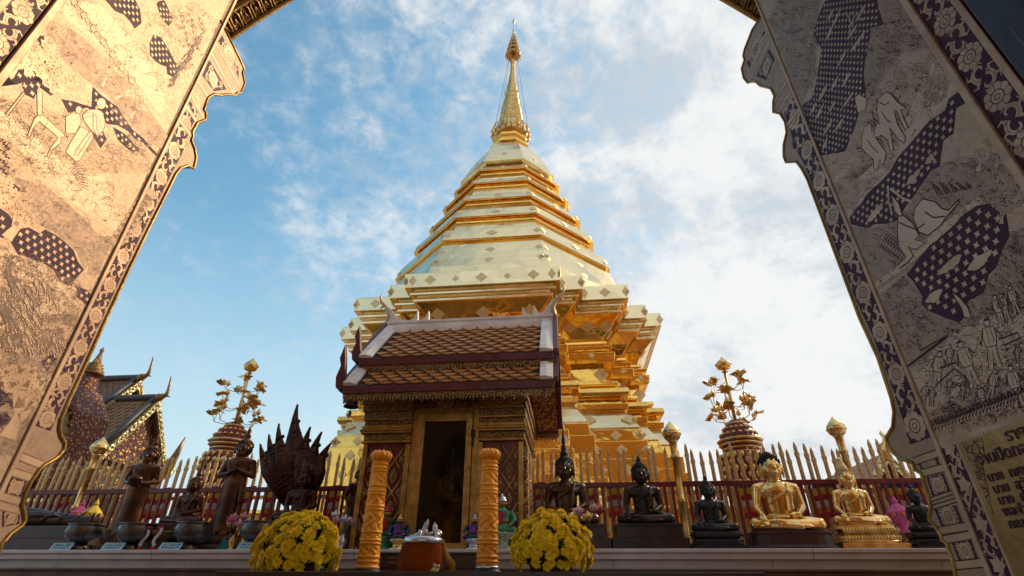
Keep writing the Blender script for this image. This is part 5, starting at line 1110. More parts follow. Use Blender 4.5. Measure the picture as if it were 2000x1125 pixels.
def stander(label, uf, vf, vt, Y, mat, kind, rz=0, base=True):
    zf = ZV(uf, vf, Y); h = (ZV(uf, vt, Y) - zf)/1.06; x = XU(uf, Y, zf); r = thing('standing_buddha', label, 'statue', (x, Y, ZL), rz)
    o = link('body', fuse(standing(kind), 'standing_body', mat, .0075, 2), r, 0, (0, 0, zf - ZL)); o.scale = (h,)*3
    hm = MB(); hm.T = Matrix.Translation((0, 0, .83)) @ Matrix.Scale(1.4, 4) @ Matrix.Translation((0, 0, -.83)); hm.ell((0, .012, .938), (.066, .066, .06)); hm.ell((0, .016, .995), (.036, .036, .034))
    for i in range(60):
        z = i % 6; a = 2*pi*(i//6)/10 + z*.3; el = rad(10 + z*14); c = (.066*cos(el)*cos(a), .012 + .066*cos(el)*sin(a), .942 + .06*sin(el))
        if c[1] > -.03 or c[2] > .965: hm.ell(c, (.0095,)*3, 6, 4)
    hm.lathe([(.02, 1.02), (.026, 1.04), (.014, 1.06), (.018, 1.08), (.008, 1.11), (.001, 1.15)], 10, (0, .016, 0)); o = hm.build('hair', mat, r, 0, True, (0, 0, zf - ZL)); o.scale = (h,)*3
    m = MB(); H = zf - ZL + .02*h; lotus_base(m, .2*h, .17*h, 0, H, 10); m.build('pedestal', mat, r, .003)
stander('brown standing buddha holding an alms bowl at its waist', 238, 1050, 876, 5.2, BRONZE, 'bowl', .25)
stander('brown standing buddha with arms crossed on its chest', 431, 1050, 862, 5.2, BRONZE, 'cross', .12)
stander('brown standing figure with lowered arms, half hidden behind the shrine corner', 688, 1052, 918, 5.75, BRONZE, 'arms', .5)
# reclining figure at the end of the row
def reclining():
    m = MB(); cap(m, (-.5, 0, .16), (-.15, 0, .17), .13, .12); cap(m, (-.15, 0, .17), (.3, .0, .13), .13, .10); cap(m, (.3, 0, .13), (.86, 0, .10), .1, .07)
    for s in (-1, 1): m.ell((.93, s*.04, .12), (.035, .04, .10)); 
    cap(m, (-.45, -.08, .2), (.15, -.1, .19), .05, .04); cap(m, (.15, -.1, .19), (.35, -.09, .18), .035, .03)
    for k in range(4): cap(m, (.36, -.12 + .017*k, .185), (.45, -.12 + .017*k, .165), .012, .009, 8)
    m.ell((-.72, 0, .28), (.1, .09, .11)); cap(m, (-.55, 0, .2), (-.68, 0, .26), .07, .06); m.ell((-.75, .03, .32), (.11, .1, .1)); cap(m, (-.6, -.05, .1), (-.7, -.06, .2), .05, .04)
    for k in range(5): pts = [(-.3 + k*.25, -.12, .1), (-.15 + k*.25, -.1, .22)]; cap(m, pts[0], pts[1], .012, .012, 8)
    return m
Yr = 5.2; zb = ZV(80, 1035, Yr); xr2 = XU(78, Yr, zb); r = thing('reclining_buddha', 'dark reclining buddha on a long plinth beside the sunlit door panel', 'statue', (xr2, Yr, ZL))
DKB = simple('dull_bronze', (.09, .05, .042), (.05, .03, .026), 6, .4, .6, .15, 25)
o = link('body', fuse(reclining(), 'reclining_body', DKB, .01, 2), r, 0, (-.1, 0, zb - ZL)); o.scale = (.72,)*3
m = MB(); m.box(-.9, .62, -.2, .2, (zb - ZL)*.55, zb - ZL + .02); m.box(-.95, .68, -.24, .24, 0, (zb - ZL)*.55); m.build('pedestal', simple('brown_plinth', (.06, .028, .024), (.035, .018, .016), 6, .45), r, .006)
# buddha sheltered by the hood of a many-headed naga
Yn = 5.2; zb = ZV(577, 1022, Yn); hN = (ZV(577, 918, Yn) - zb)/1.05; r = thing('naga_buddha', 'dark brown seated buddha sheltered by a flared seven-headed naga hood', 'statue', (XU(578, Yn, zb), Yn, ZL))
o = link('body', body('medit', COPPER), r, 0, (0, 0, zb - ZL)); o.scale = (hN,)*3
o = hairmesh('flame').build('hair', COPPER, r, 0, True, (0, 0, zb - ZL)); o.scale = (hN,)*3
hd = MB()
heads = [(515, 868, -1.0), (532, 850, -.72), (551, 829, -.42), (587, 792, .0), (612, 836, .35), (634, 846, .7), (652, 868, .95)]
cz0 = (577, 985)
for i, (u, v, a) in enumerate(heads):
    tip = P(u, v, Yn + .1) - r.location; root_ = P(577 + a*16, 985, Yn + .14) - r.location
    d = tip - root_; L = d.length; t = d.normalized(); w = Vector((t.z, 0, -t.x)); wid = .075 if i != 3 else .09
    rows = []
    for f, k in ((0, .5), (.2, .95), (.4, 1.3), (.55, 1.25), (.66, .85), (.76, .52), (.86, .28), (.94, .12), (1, .02)):
        c = root_ + d*f + Vector((0, -.05*sin(pi*f) - .05*f*f, 0)); bend = w*(.03*sin(f*6))*f
        rows.append([tuple(c + bend + w*(wid*k*cos(q)) + Vector((0, -.035*(.4 + k)*sin(q) - .012*sin(q*3), 0))) for q in [2*pi*j/14 for j in range(14)]])
    hd.loft(rows, True, True)
    for f in [.2 + .06*j for j in range(9)]:
        c = root_ + d*f; hd.tube([c + w*(-wid*.7) + Vector((0, -.07, 0)), c + Vector((0, -.115, .012)), c + w*(wid*.7) + Vector((0, -.07, 0))], .007, 5)
    cst = root_ + d*.8; hd.ell(tuple(cst + w*.03 + Vector((0, -.085, 0))), (.02, .02, .02), 8, 6); hd.ell(tuple(cst - w*.03 + Vector((0, -.085, 0))), (.02, .02, .02), 8, 6)
hd.build('naga_hood', COPPER, r)
m = MB(); Hn = zb - ZL
for k in range(3): m.loft([[(.30*(1.05 - .05*k)*cos(a), .2*sin(a), Hn*(k + q)/3) for a in [2*pi*i/24 for i in range(24)]] for q in (0, .3, .7, 1.0)], True, True)
m.build('coiled_pedestal', COPPER, r)

# ---------------------------------------------------------------- railing, pickets, poles
YRAIL, YP = 5.9, 6.05
zrail = ZV(1000, 945, YRAIL); zrl, zrr = ZV(60, 964, YRAIL), ZV(1800, 939, YRAIL)
def rail(label, ua, ub_, n):
    xa, xb = XU(ua, YRAIL, zrail), XU(ub_, YRAIL, zrail); r = thing('red_railing', label, 'railing', (xa, YRAIL, ZL)); L = xb - xa; H = zrail - ZL
    m = MB(); m.box(0, L, -.02, .02, H - .05, H); m.build('top_rail', RED, r, .004); m = MB(); m.box(0, L, -.012, .012, .06, .09); m.build('bottom_rail', RED, r)
    bm_ = MB(); bm_.box(-.0135, .0135, -.012, .012, 0, H - .05); me = bm_.mesh('bar', RED)
    for i in range(n): link('bar', me, r, 0, (L*(i + .5)/n, 0, 0))
rail('dark red railing behind the brown bronze statues, from the sunlit panel to the shrine', 50, 712, 46)
rail('dark red railing behind the black and gold statues, from the shrine to the shaded panel', 1036, 1815, 50)
def pickets(label, ua, ub_, n, seed):
    R_ = random.Random(seed); zt = ZV(1200, 876, YP); xa, xb = XU(ua, YP, zrail), XU(ub_, YP, zrail); r = thing('gilded_picket_fence', label, 'fence', (xa, YP, ZL)); L = xb - xa; H = zt - ZL
    m = MB(); m.box(0, L, -.01, .015, .25, .29); m.box(0, L, -.01, .015, H*.55, H*.55 + .04); m.build('cross_rail', GOLD_ROD, r)
    ms = []
    for k in range(3):
        m = MB(); w = .021; h = H*(1, .965, 1.03)[k]; pr = [(w, 0), (w, h - .16), (w*1.25, h - .15), (w*1.25, h - .12), (w*.95, h - .11), (w*.85, h - .05), (w*.3, h - .008), (.002, h)]
        m.loft([[(q*cos(pi/4 + pi/2*i)*1.2, q*.6*sin(pi/4 + pi/2*i)*1.2, z) for i in range(4)] for q, z in pr]); 
        for j in range(int(h/.05)): m.box(-w*.5, w*.5, -w*.72, -w*.4, j*.05 + .01, j*.05 + .038)
        ms.append(m.mesh('picket', GOLD_ORNF))
    for i in range(n):
        o = link('picket', ms[R_.choice((0, 0, 1, 2))], r, 0, (L*(i + .5)/n + R_.uniform(-.012, .012), 0, R_.uniform(-.02, .02))); o.rotation_euler.y = R_.uniform(-.02, .02)
GOLD_ORNF = carved('picket_gilt', (.92, .68, .34), (.62, .37, .13), 70, .9, .35, .004, .4)
pickets('gilded pointed picket fence behind the brown bronze statues', 60, 705, 46, 3)
pickets('gilded pointed picket fence behind the black and gold statues', 1040, 1812, 49, 5)
def budpole(label, ut, vt, ub_, vb, Y):
    c = P(ub_, vb, Y); top = ZV(ut, vt, Y); r = thing('lotus_bud_pole', label, 'pole', (c.x, Y, ZL), 0, 'gold lotus bud poles along the fence'); H = top - ZL; b = .15
    m = MB(); m.lathe([(.045, 0), (.045, .1), (.034, .12), (.03, H*.35), (.04, H*.36), (.04, H*.39), (.03, H*.4), (.03, H - b*2.6), (.045, H - b*2.55), (.045, H - b*2.4), (.034, H - b*2.3), (.04, H - b*1.5), (.055, H - b*1.4)], 12); m.build('shaft', GOLD_ROD, r)
    m = MB(); m.lathe([(.03, H - b*1.45), (.075, H - b*1.25), (.095, H - b*.95), (.088, H - b*.7), (.055, H - b*.4), (.02, H - b*.15), (.002, H)], 12)
    m.lathe([(.09, H - b*1.0), (.101, H - b*.93), (.09, H - b*.86)], 16)
    m.build('lotus_bud', GOLD_POL, r)
budpole('gold lotus bud pole standing just past the shrine between two dark buddhas', 1315, 822, 1345, 1068, 5.5)
budpole('gold lotus bud pole rising behind the gold buddha with the conical hair', 1629, 813, 1684, 1000, 5.75)
budpole('gold lotus bud pole in front of the red temple gateway by the sunlit panel', 194, 853, 140, 1010, 5.6)
# urns with gilded lotus trees
def urn(label, u, Y, vtop, w):
    c = P(u, vtop, Y); r = thing('lotus_urn', label, 'urn', (c.x, Y, 0), 0, 'red and gold urns behind the fence'); z = c.z; s = w/1000*Y*1.02
    m = MB(); m.lathe([(s*.32, 0), (s*.32, z - s*3.0), (s*.4, z - s*2.4), (s*.5, z - s*1.5), (s*.54, z - s*1.1), (s*.48, z - s*.85), (s*.40, z - s*.78)], 24); m.build('urn_body', RED, r)
    m = MB(); m.lathe([(s*.40, z - s*.8), (s*.42, z - s*.74), (s*.40, z - s*.68), (s*.46, z - s*.62), (s*.5, z - s*.5), (s*.44, z - s*.44), (s*.30, z - s*.18), (s*.12, z), (.01, z + .01)], 24); m.build('urn_lid', RED, r)
    m = MB()
    for zz, rr_ in ((-.80, .42), (-.70, .42), (-.60, .475), (-.51, .505)): m.lathe([(s*rr_*.96, z + s*zz - .02), (s*rr_ + .012, z + s*zz), (s*rr_*.96, z + s*zz + .02)], 24)
    for row in range(14):
        zz = z - s*(.88 + row*.15); f = row*.15 + .88; rad_ = s*(.50 if f < 1.0 else .54 if f < 1.3 else .5 if f < 1.7 else .44 if f < 2.2 else .38)
        for k in range(20): a = 2*pi*(k + .5*(row % 2))/20; m.ell((rad_*cos(a), rad_*sin(a), zz), (.03*s/.6, .03*s/.6, .075*s), 6, 5)
    for row in range(3):
        rad_ = s*(.40, .31, .2)[row]; zz = z - s*(.36, .22, .1)[row]
        for k in range(18): a = 2*pi*(k + .5*(row % 2))/18; m.ell((rad_*cos(a), rad_*sin(a), zz), (.03*s/.6, .03*s/.6, .04*s), 6, 5)
    m.build('gilt_petals', GOLD_ROD, r); return r, z, s
def lotustree(label, u, Y, vtop, urn_, seed):
    r0, z, s = urn_; H = ZV(u, vtop, Y) - z; R_ = random.Random(seed); r = thing('gilded_lotus_tree', label, 'ornamental tree', (r0.location.x, Y, z - .01), 0, 'gilded lotus trees in urns')
    m = MB(); m.tube([(0, 0, -.0), (0, 0, H*.78)], [.026, .02], 8); m.lathe([(.02, H*.74), (.05, H*.75), (.02, H*.77)], 10); m.lathe([(.02, H*.46), (.09, H*.47), (.02, H*.485)], 10); m.build('stem', GOLD_ROD, r)
    b = H*.22; m = MB(); m.lathe([(.03, H - b), (.09, H - b*.9), (.115, H - b*.62), (.09, H - b*.42), (.045, H - b*.25), (.012, H - b*.08), (.002, H)], 14)
    m.lathe([(.108, H - b*.68), (.121, H - b*.62), (.106, H - b*.54)], 16)
    m.build('lotus_bud', GOLD_POL, r)
    def leaf(c, ang, sz, tilt):
        m = MB(); m.T = xf(c, ang, 0, tilt); pts = []
        for i in range(15): a = 2*pi*i/15; rr = sz*(1 if i % 3 == 0 else .6 if i % 3 == 1 else .7); pts.append((rr*cos(a), rr*sin(a), sz*.25*sin(a*2)))
        m.add([(0, 0, sz*.18)] + pts + [(0, 0, sz*.10)] + [(x, y, zz - .004) for x, y, zz in pts], [(0, 1 + i, 1 + (i + 1) % 15) for i in range(15)] + [(16, 17 + (i + 1) % 15, 17 + i) for i in range(15)] + [(1 + i, 17 + i, 17 + (i+1) % 15, 1 + (i+1) % 15) for i in range(15)]); return m
    for lev, (zz, n, rd) in enumerate(((.05, 6, .34), (.24, 5, .30), (.52, 5, .30))):
        for k in range(n):
            a = 2*pi*k/n + lev*.6 + R_.uniform(-.25, .25); d = rd*R_.uniform(.8, 1.15); e = Vector((d*cos(a), d*sin(a), H*zz + R_.uniform(.02, .16)))
            m = MB(); m.tube([(0, 0, H*zz - .02), (e.x*.45, e.y*.45, H*zz - .07), (e.x*.85, e.y*.85, H*zz - .04), tuple(e)], .006, 5)
            m.tube([(e.x*.85, e.y*.85, H*zz - .04), tuple(e*.8 + Vector((0, 0, .09)))], .005, 5); m.build('branch', GOLD_ROD, r)
            leaf(e, a, R_.uniform(.10, .135), R_.uniform(-.5, .5)).build('leaf', GOLD_ROD, r)
            m = MB(); q = e*.8 + Vector((0, 0, .12)); m.lathe([(.012, -.04), (.036, -.015), (.034, .015), (.012, .05), (.001, .07)], 8, tuple(q)); m.ell((e.x, e.y, e.z + .03), (.035, .035, .03), 8, 6); m.build('small_bud', GOLD_POL, r)
u1 = urn('red urn with gold petals behind the brown standing buddha with crossed arms', 460, 7.6, 826, 78)
lotustree('gilded lotus tree rising above the brown standing buddha with crossed arms', 489, 7.6, 698, u1, 2)
u2 = urn('red urn with gold petals behind the large gold buddha', 1436, 7.6, 821, 76)
lotustree('gilded lotus tree rising beside the gold lotus poles against white cloud', 1409, 7.6, 695, u2, 9)
# striped flags hung behind the railing
fk = [MB() for _ in range(3)]; fms = []
for k in range(3):
    m = MB(); n = 12; hgt, wd = .34, .16
    for j, (z0, z1_, mi) in enumerate(((0, .17, 0), (.17, .37, 1), (.37, .53, 2), (.53, .71, 3), (.71, .87, 4), (.87, 1, 2))):
        for i in range(n):
            xa, xb = wd*(i/n - .5), wd*((i+1)/n - .5); f = lambda x, z: (x, .012*sin(x*40 + k*2 + z*3) + .02*z*(k - 1), -z*hgt + .008*sin(x*30 + k))
            m.add([f(xa, z0), f(xb, z0), f(xb, z1_), f(xa, z1_)], [(0, 1, 2, 3)], False, mi)
    fms.append(m.mesh('striped_flag', [F_BLUE, F_YEL, F_RED, F_WHT, F_ORG]))
fl = ((136, 963, 'between the sunlit panel edge and the paper lanterns'), (197, 960, 'beside the yellow lantern'), (297, 956, 'behind the bowl-holding buddha'), (322, 956, 'at the shoulder of the seated brown buddha'), (385, 955, 'by the crossed-arm buddha'), (423, 954, 'behind the crossed-arm buddha, hem side'), (489, 953, 'between the crossed-arm buddha and naga hood'), (532, 953, 'under the naga hood at its coiled edge'), (608, 951, 'under the naga hood on the shrine side'), (655, 951, 'next to the shrine corner and the half hidden figure'), (1052, 946, 'right against the shrine flank above the flower pot'), (1083, 946, 'behind the tall bronze buddha, on its shrine side'), (1152, 946, 'behind the tall bronze buddha, near the red lantern'), (1198, 946, 'between the tall bronze and the dark bronze buddhas'), (1458, 945, 'behind the large gold buddha, near the urn'), (1549, 945, 'behind the elbow of the large gold buddha'), (1598, 945, 'between the two gold buddhas'), (1617, 945, 'touching the arm of the conical-haired gold buddha'), (1733, 945, 'between the gold throne and the pink lantern'), (1757, 945, 'above the pink lantern'), (1797, 945, 'above the half hidden black buddha'))
for i, (u, v, w) in enumerate(fl):
    c = P(u, v - 3, YRAIL + .09); o = link('striped_flag', fms[i % 3], None, 0, c); tag(o, 'striped flag hung on the railing ' + w, 'flag', 'striped flags along the railing')
# lanterns
def lantern(label, u, v0, v1, Y, mat, tip=True):
    b, t = P(u, v1, Y), P(u, v0, Y); H = t.z - b.z; r = thing('paper_lantern', label, 'lantern', (b.x, Y, b.z), .3); q = H*.42
    m = MB(); m.lathe([(q*.5, H*.12), (q, H*.3), (q, H*.52), (q*.5, H*.74), (q*.2, H*.86)], 8, smooth=False); m.build('lantern_body', mat, r)
    m = MB(); m.lathe([(q*.2, H*.84), (q*.28, H*.92), (.004, H*1.15)], 8, smooth=False); m.build('lantern_top', mat, r); m = MB(); m.lathe([(q*.48, -.18*H), (q*.4, 0), (q*.5, H*.14)], 8, smooth=False); m.build('lantern_skirt', mat, r)
    m = MB()
    for k in range(8): a = 2*pi*(k + .5)/8; m.ell((q*.95*cos(a), q*.95*sin(a), H*.41), (q*.16, q*.16, H*.07), 8, 6)
    m.build('gilt_motif', simple('motif_' + label[:6].strip(), (.8, .3, .03), None, 9, .5), r)
lantern('pink paper lantern beside a yellow one in front of the railing', 146, 982, 1025, 5.5, PINK)
lantern('yellow paper lantern beside a pink one in front of the railing', 172, 981, 1027, 5.4, YPAPER)
lantern('red paper lantern hung between the two dark buddhas by the flower pot', 1168, 975, 1008, 5.65, RPAPER)
lantern('tall pink paper lantern beside the half hidden black buddha', 1764, 975, 1030, 5.6, PINK)

# ---------------------------------------------------------------- alms bowls, cards, offerings on the ledge
YB = 4.78
def bowl(label, u, vr):
    x = XU(u, YB, ZL); zt = ZV(u, vr, YB) - ZL; r = thing('alms_bowl', label, 'bowl', (x, YB, ZL), 0, 'pewter alms bowls along the ledge'); R_ = .155; k = zt
    m = MB(); m.lathe([(.075, 0), (.08, .02), (.055, .05), (.05, k*.28)], 24); m.build('foot', PEWTER, r)
    m = MB(); m.lathe([(.05, k*.27), (.10, k*.33), (R_*.95, k*.52), (R_, k*.72), (R_*.93, k*.88), (R_*.9, k*.92), (R_*.97, k*.96), (R_*.97, k), (R_*.86, k*.99), (R_*.85, k*.9), (R_*.9, k*.7), (.08, k*.4)], 32); m.build('bowl_body', PEWTER, r)
for i, (u, v, w) in enumerate(((152, 1024, 'in front of the reclining buddha'), (253, 1023, 'in front of the bowl-holding standing buddha'), (366, 1021, 'in front of the seated brown buddha'), (497, 1019, 'beside the yellow flower pot under the naga buddha'))):
    bowl('dark pewter alms bowl on a foot ' + w, u, v)
    x = XU(u - 38 if i < 3 else u - 15, 4.64, ZL); c = thing('name_card', 'pale blue name card ' + ('at the bowl before the reclining buddha', 'at the bowl before the standing bowl holder', 'at the bowl before the seated brown buddha', 'at the bowl before the naga buddha')[i], 'card', (x, 4.64, ZL), 0, 'blue name cards along the ledge')
    m = MB(); m.T = xf((0, 0, 0), 0, -.5); m.box(-.1, .1, 0, .004, 0, .07); m.build('card_sheet', CARD, c)
    m = MB(); m.T = xf((0, 0, 0), 0, -.5); R_ = random.Random(i)
    for row in range(2):
        xx = -.075
        while xx < .07: wv_ = R_.uniform(.006, .02); m.box(xx, xx + wv_, -.0012, .0, .018 + row*.024, .022 + row*.024 + R_.uniform(0, .008)); xx += wv_ + .006
    m.build('card_writing', INK, c)
def vase(label, u, vb, vt, Y, mat, cols, n=6, seed=1):
    x = XU(u, Y, ZL); H = ZV(u, vt, Y) - ZL; r = thing('lotus_vase', label, 'vase', (x, Y, ZL)); R_ = random.Random(seed)
    m = MB(); m.lathe([(.035, 0), (.04, .012), (.022, .03), (.05, .07), (.048, .09), (.022, .12), (.03, .14)], 16); m.build('vase_body', mat, r)
    for k in range(n):
        a = 2*pi*k/n; t = Vector((.1*cos(a)*R_.uniform(.4, 1), .08*sin(a), H*R_.uniform(.72, 1) - .03)); m = MB(); m.tube([(0, 0, .12), (t.x*.4, t.y*.4, t.z*.6), tuple(t)], .004, 5); m.build('stalk', LEAF, r)
        m = MB(); m.T = xf(t); m.lathe([(.006, 0), (.02, .012), (.024, .03), (.014, .055), (.002, .07)], 8)
        for j in range(6): b = 2*pi*j/6; m.tube([(.01*cos(b), .01*sin(b), .005), (.032*cos(b), .032*sin(b), .025), (.04*cos(b), .04*sin(b), .05)], [.008, .012, .002], 5)
        m.build('blossom', cols[k % len(cols)], r)
PLM = simple('pale_lotus', (.62, .4, .35), (.5, .2, .25), 20, .5)
vase('small gilt vase of artificial lotus buds on teal cloth by the crossed-arm buddha', 451, 1072, 1005, 4.85, GOLD_ROD, (PLM, GOLD_ROD, PINK), 7, 1)
vase('small gilt vase of lotus buds between the flower pot and the tall bronze buddha', 1143, 1070, 990, 4.8, GOLD_ROD, (PLM, GOLD_ROD), 6, 2)
vase('silvery vase of pale buds by the half hidden figure at the shrine corner', 664, 1070, 1000, 4.9, SILVER, (PLM, SILVER), 6, 4)
m = MB(); x = XU(444, 4.95, ZL); n = 10
for i in range(n):
    a0, a1_ = 2*pi*i/n, 2*pi*(i + 1)/n
    m.add([(x + .13*cos(a0), 4.95 + .07*sin(a0), ZL), (x + .13*cos(a1_), 4.95 + .07*sin(a1_), ZL), (x + .05*cos(a1_), 4.95 + .03*sin(a1_), ZL + .07 + .07*((i + 1) % 3 == 0)), (x + .05*cos(a0), 4.95 + .03*sin(a0), ZL + .07 + .07*(i % 3 == 0))], [(0, 1, 2, 3)])
m.add([(x + .05*cos(2*pi*i/n), 4.95 + .03*sin(2*pi*i/n), ZL + .07 + .07*(i % 3 == 0)) for i in range(n)], [tuple(range(n))]); tag(m.build('crumpled_cloth', TEAL), 'crumpled teal cloth on the ledge behind a gilt vase', 'cloth')
# tray with garlands between the second and third bowls
x = XU(310, 4.9, ZL); r = thing('offering_tray', 'shallow footed tray between two alms bowls', 'tray', (x, 4.9, ZL)); m = MB(); m.lathe([(.06, 0), (.05, .03), (.05, .10), (.14, .14), (.15, .17), (.14, .165), (.05, .13)], 24); m.build('tray_dish', simple('old_brass', (.2, .13, .05), None, 8, .4, .7), r)
for k, dx in enumerate((-.06, .06)):
    m = MB(); g = thing('flower_garland', ('white and red flower garland hanging from the tray, beside the bowl of the standing buddha', 'white and red flower garland hanging from the tray, beside the bowl of the seated buddha')[k], 'garland', (x + dx, 4.9 - .155, ZL + .17), 0, 'garlands on the tray')
    for j in range(9): a = j/8; m.ell((.02*sin(a*5 + k), -.0, .005 - a*.13), (.016, .014, .014), 8, 6)
    m.build('white_strand', F_WHT, g); m = MB(); m.ell((0, .01, .015), (.03, .03, .016), 8, 6); m.ell((.02*sin(5 + k), 0, -.15), (.022, .018, .02), 8, 6); m.build('red_tuft', F_RED, g)
# ---------------------------------------------------------------- things in front of the ledge
YF = 3.85; ZT = P(830, 1121, YF).z
tb = thing('offering_table', 'low dark wooden table that carries the candles, flower pots and pail', 'table', (-.5, YF, 0))
m = MB(); m.box(-1.6, 1.5, -.62, .33, ZT - .03, ZT); m.build('table_top', WOOD, tb, .006)
for x in (-1.5, 1.4):
    for y in (-.55, .26): m = MB(); m.box(x - .03, x + .03, y - .03, y + .03, 0, ZT - .03); m.build('leg', WOOD, tb)
def candle(label, ub, vb, vt, Y, tilt):
    b = P(ub, vb, Y); top = ZV(ub, vt, Y); H = top - ZT - .03; r = thing('carved_candle', label, 'candle', (b.x, Y, ZT), tilt, 'carved wax candles before the shrine')
    m = MB(); m.lathe([(.10, 0), (.10, .015), (.085, .02), (.085, .03)], 24); m.build('candle_stand', IRON, r)
    m = MB(); pr = [(.080, 0)]; R_ = random.Random(3); h = H - .06
    bandz = [.05, .09, .2, .23, .3, .5, .53, .64, .67, .72, .86, .89, .93]
    z = 0
    for k in range(160):
        f = k/159; rr_ = .072 - .016*f
        for b_ in bandz:
            d = abs(f - b_)
            if d < .012: rr_ += .010*(1 - d/.012)
        pr.append((rr_, .005 + f*h))
    rings_ = []
    for r_, z in pr:
        ring = []
        for i in range(56):
            a = 2*pi*i/56; f = z/h; q = r_
            if not any(abs(f - b_) < .02 for b_ in bandz): q += .006*sin(a*6 + sin(f*40)*1.5)*sin(f*60) + .0025*sin(a*14 + f*90)
            ring.append((q*cos(a), q*sin(a), .03 + z))
        rings_.append(ring)
    m.loft(rings_, True, True); m.build('wax_body', WAX, r)
    m = MB()
    for row, (n, z0, hh) in enumerate(((12, .0, .05), (9, .0, .045))):
        for i in range(n):
            a = 2*pi*(i + .5*row)/n; q = .054 - .014*row; m.tube([(q*cos(a), q*sin(a), .03 + h - .02), (q*1.12*cos(a), q*1.12*sin(a), .03 + h + hh*.45), (q*.95*cos(a), q*.95*sin(a), .03 + h + hh)], [.018, .024, .008], 7)
    m.build('wax_crown', WAX, r)
    m = MB(); m.lathe([(.080, .03), (.086, .036), (.073, .05)], 20); m.build('wax_drip_ring', SILVER if tilt else WAX, r)
candle('carved orange wax candle beside the pail, on the naga statue side of the shrine door', 716, 1116, 880, 3.85, 0)
candle('carved orange wax candle beside the yellow flowers below the tall bronze buddha', 951, 1114, 876, 3.85, .4)
# chrysanthemum pots
def blossom_mesh(seed):
    R_ = random.Random(seed); m = MB()
    for row, (n, ln, el, w) in enumerate(((16, 1.0, .1, .22), (14, .88, .45, .21), (11, .66, .85, .19), (7, .42, 1.2, .16))):
        for i in range(n):
            a = 2*pi*(i + .5*row)/n + R_.uniform(-.12, .12); e = el + R_.uniform(-.15, .15); l = ln*R_.uniform(.85, 1.1); d = Vector((cos(a)*cos(e), sin(a)*cos(e), sin(e))); s_ = Vector((-sin(a), cos(a), 0)); up = d.cross(s_)
            p0, p1, p2 = d*.05, d*l*.6 + Vector((0, 0, .05)), d*l - Vector((0, 0, .08*(row < 2)))
            m.add([p0 + s_*w*.3, p0 - s_*w*.3, p1 - s_*w*.55, p1 + s_*w*.55, p1 + up*(-.06), p2], [(0, 1, 4), (0, 4, 3), (1, 2, 4), (3, 4, 5), (4, 2, 5)], True)
    m.ell((0, 0, .1), (.16, .16, .12), 8, 5); return m.mesh('blossom', YEL, False)
BL = [blossom_mesh(k) for k in range(4)]
def mums(label, u, v, rpx, Y, seed):
    R_ = random.Random(seed); c = P(u, v, Y); s = rpx/1000*Y*1.0; r = thing('chrysanthemum_pot', label, 'potted flowers', (c.x, Y, ZT)); dz = c.z - ZT
    m = MB(); m.lathe([(.10, 0), (.13, .01), (.15, dz*.35 + .03), (.165, dz*.4 + .04), (.165, dz*.4 + .06), (.14, dz*.4 + .05)], 24); m.build('pot', TERRA, r)
    m = MB(); n = 0
    for i in range(1500):
        th, ph = R_.uniform(0, 2*pi), math.acos(R_.uniform(-.45, 1)); q = s*R_.uniform(.45, .93); p = Vector((q*sin(ph)*cos(th), q*sin(ph)*sin(th), dz + q*cos(ph)*1.05 if cos(ph) > 0 else dz + q*cos(ph)*.6))
        L = R_.uniform(.03, .055); a, b = R_.uniform(0, 2*pi), R_.uniform(-.9, .7); d = Vector((cos(a)*cos(b), sin(a)*cos(b), sin(b))); w = d.orthogonal().normalized()*L*.3
        m.add([p - d*L*.5, p + w, p + d*L*.6, p - w], [(0, 1, 2, 3)])
    for i in range(26): a = R_.uniform(0, 2*pi); q = s*.6; m.tube([(.05*cos(a), .05*sin(a), .05), (q*.6*cos(a), q*.6*sin(a), dz*.7), (q*cos(a), q*sin(a), dz + s*.2)], .005, 4)
    m.build('foliage', LEAF, r, recalc=False)
    pts = []; N_ = 330; gold = pi*(3 - math.sqrt(5)); rest = MB()
    for i in range(N_):
        z = 1 - 1.42*(i + .5)/N_; th = i*gold + R_.uniform(-.25, .25); rr_ = math.sqrt(max(0, 1 - z*z)); q = s*R_.uniform(.9, 1.05)*(1 + .035*sin(3*th + seed) + .025*sin(5*z + 2*th))
        n_ = Vector((rr_*cos(th), rr_*sin(th), z)).normalized()
        if n_.y > .3 or (z < -.05 and R_.random() < .4) or R_.random() < .10: continue
        p = Vector((n_.x*q, n_.y*q, dz + (n_.z*q*1.02 if z > 0 else n_.z*q*.8)))
        nn2 = (n_ + Vector((R_.uniform(-.35, .35), R_.uniform(-.35, .35), R_.uniform(-.2, .3)))).normalized(); pts.append((n_.y, p, nn2.to_track_quat('Z', 'Y').to_euler(), R_.uniform(.033, .046), R_.choice(BL)))
    pts.sort(key=lambda t: t[0])
    for i, (_, p, e, sc_, me) in enumerate(pts):
        if i < 100: o = link('blossom', me, r, 0, p); o.scale = (sc_,)*3; o.rotation_euler = e
        else:
            rest.T = Matrix.Translation(p) @ e.to_matrix().to_4x4() @ Matrix.Scale(sc_, 4); rest.add([v.co for v in me.vertices], [tuple(f.vertices) for f in me.polygons], True)
    if rest.v: tag(rest.build('blossoms', YEL, r, recalc=False), kind='stuff')
mums('dome of yellow chrysanthemums in a pot below the naga buddha', 582, 1086, 72, 3.75, 4)
mums('dome of yellow chrysanthemums in a pot below the tall bronze buddha', 1076, 1082, 66, 3.75, 8)
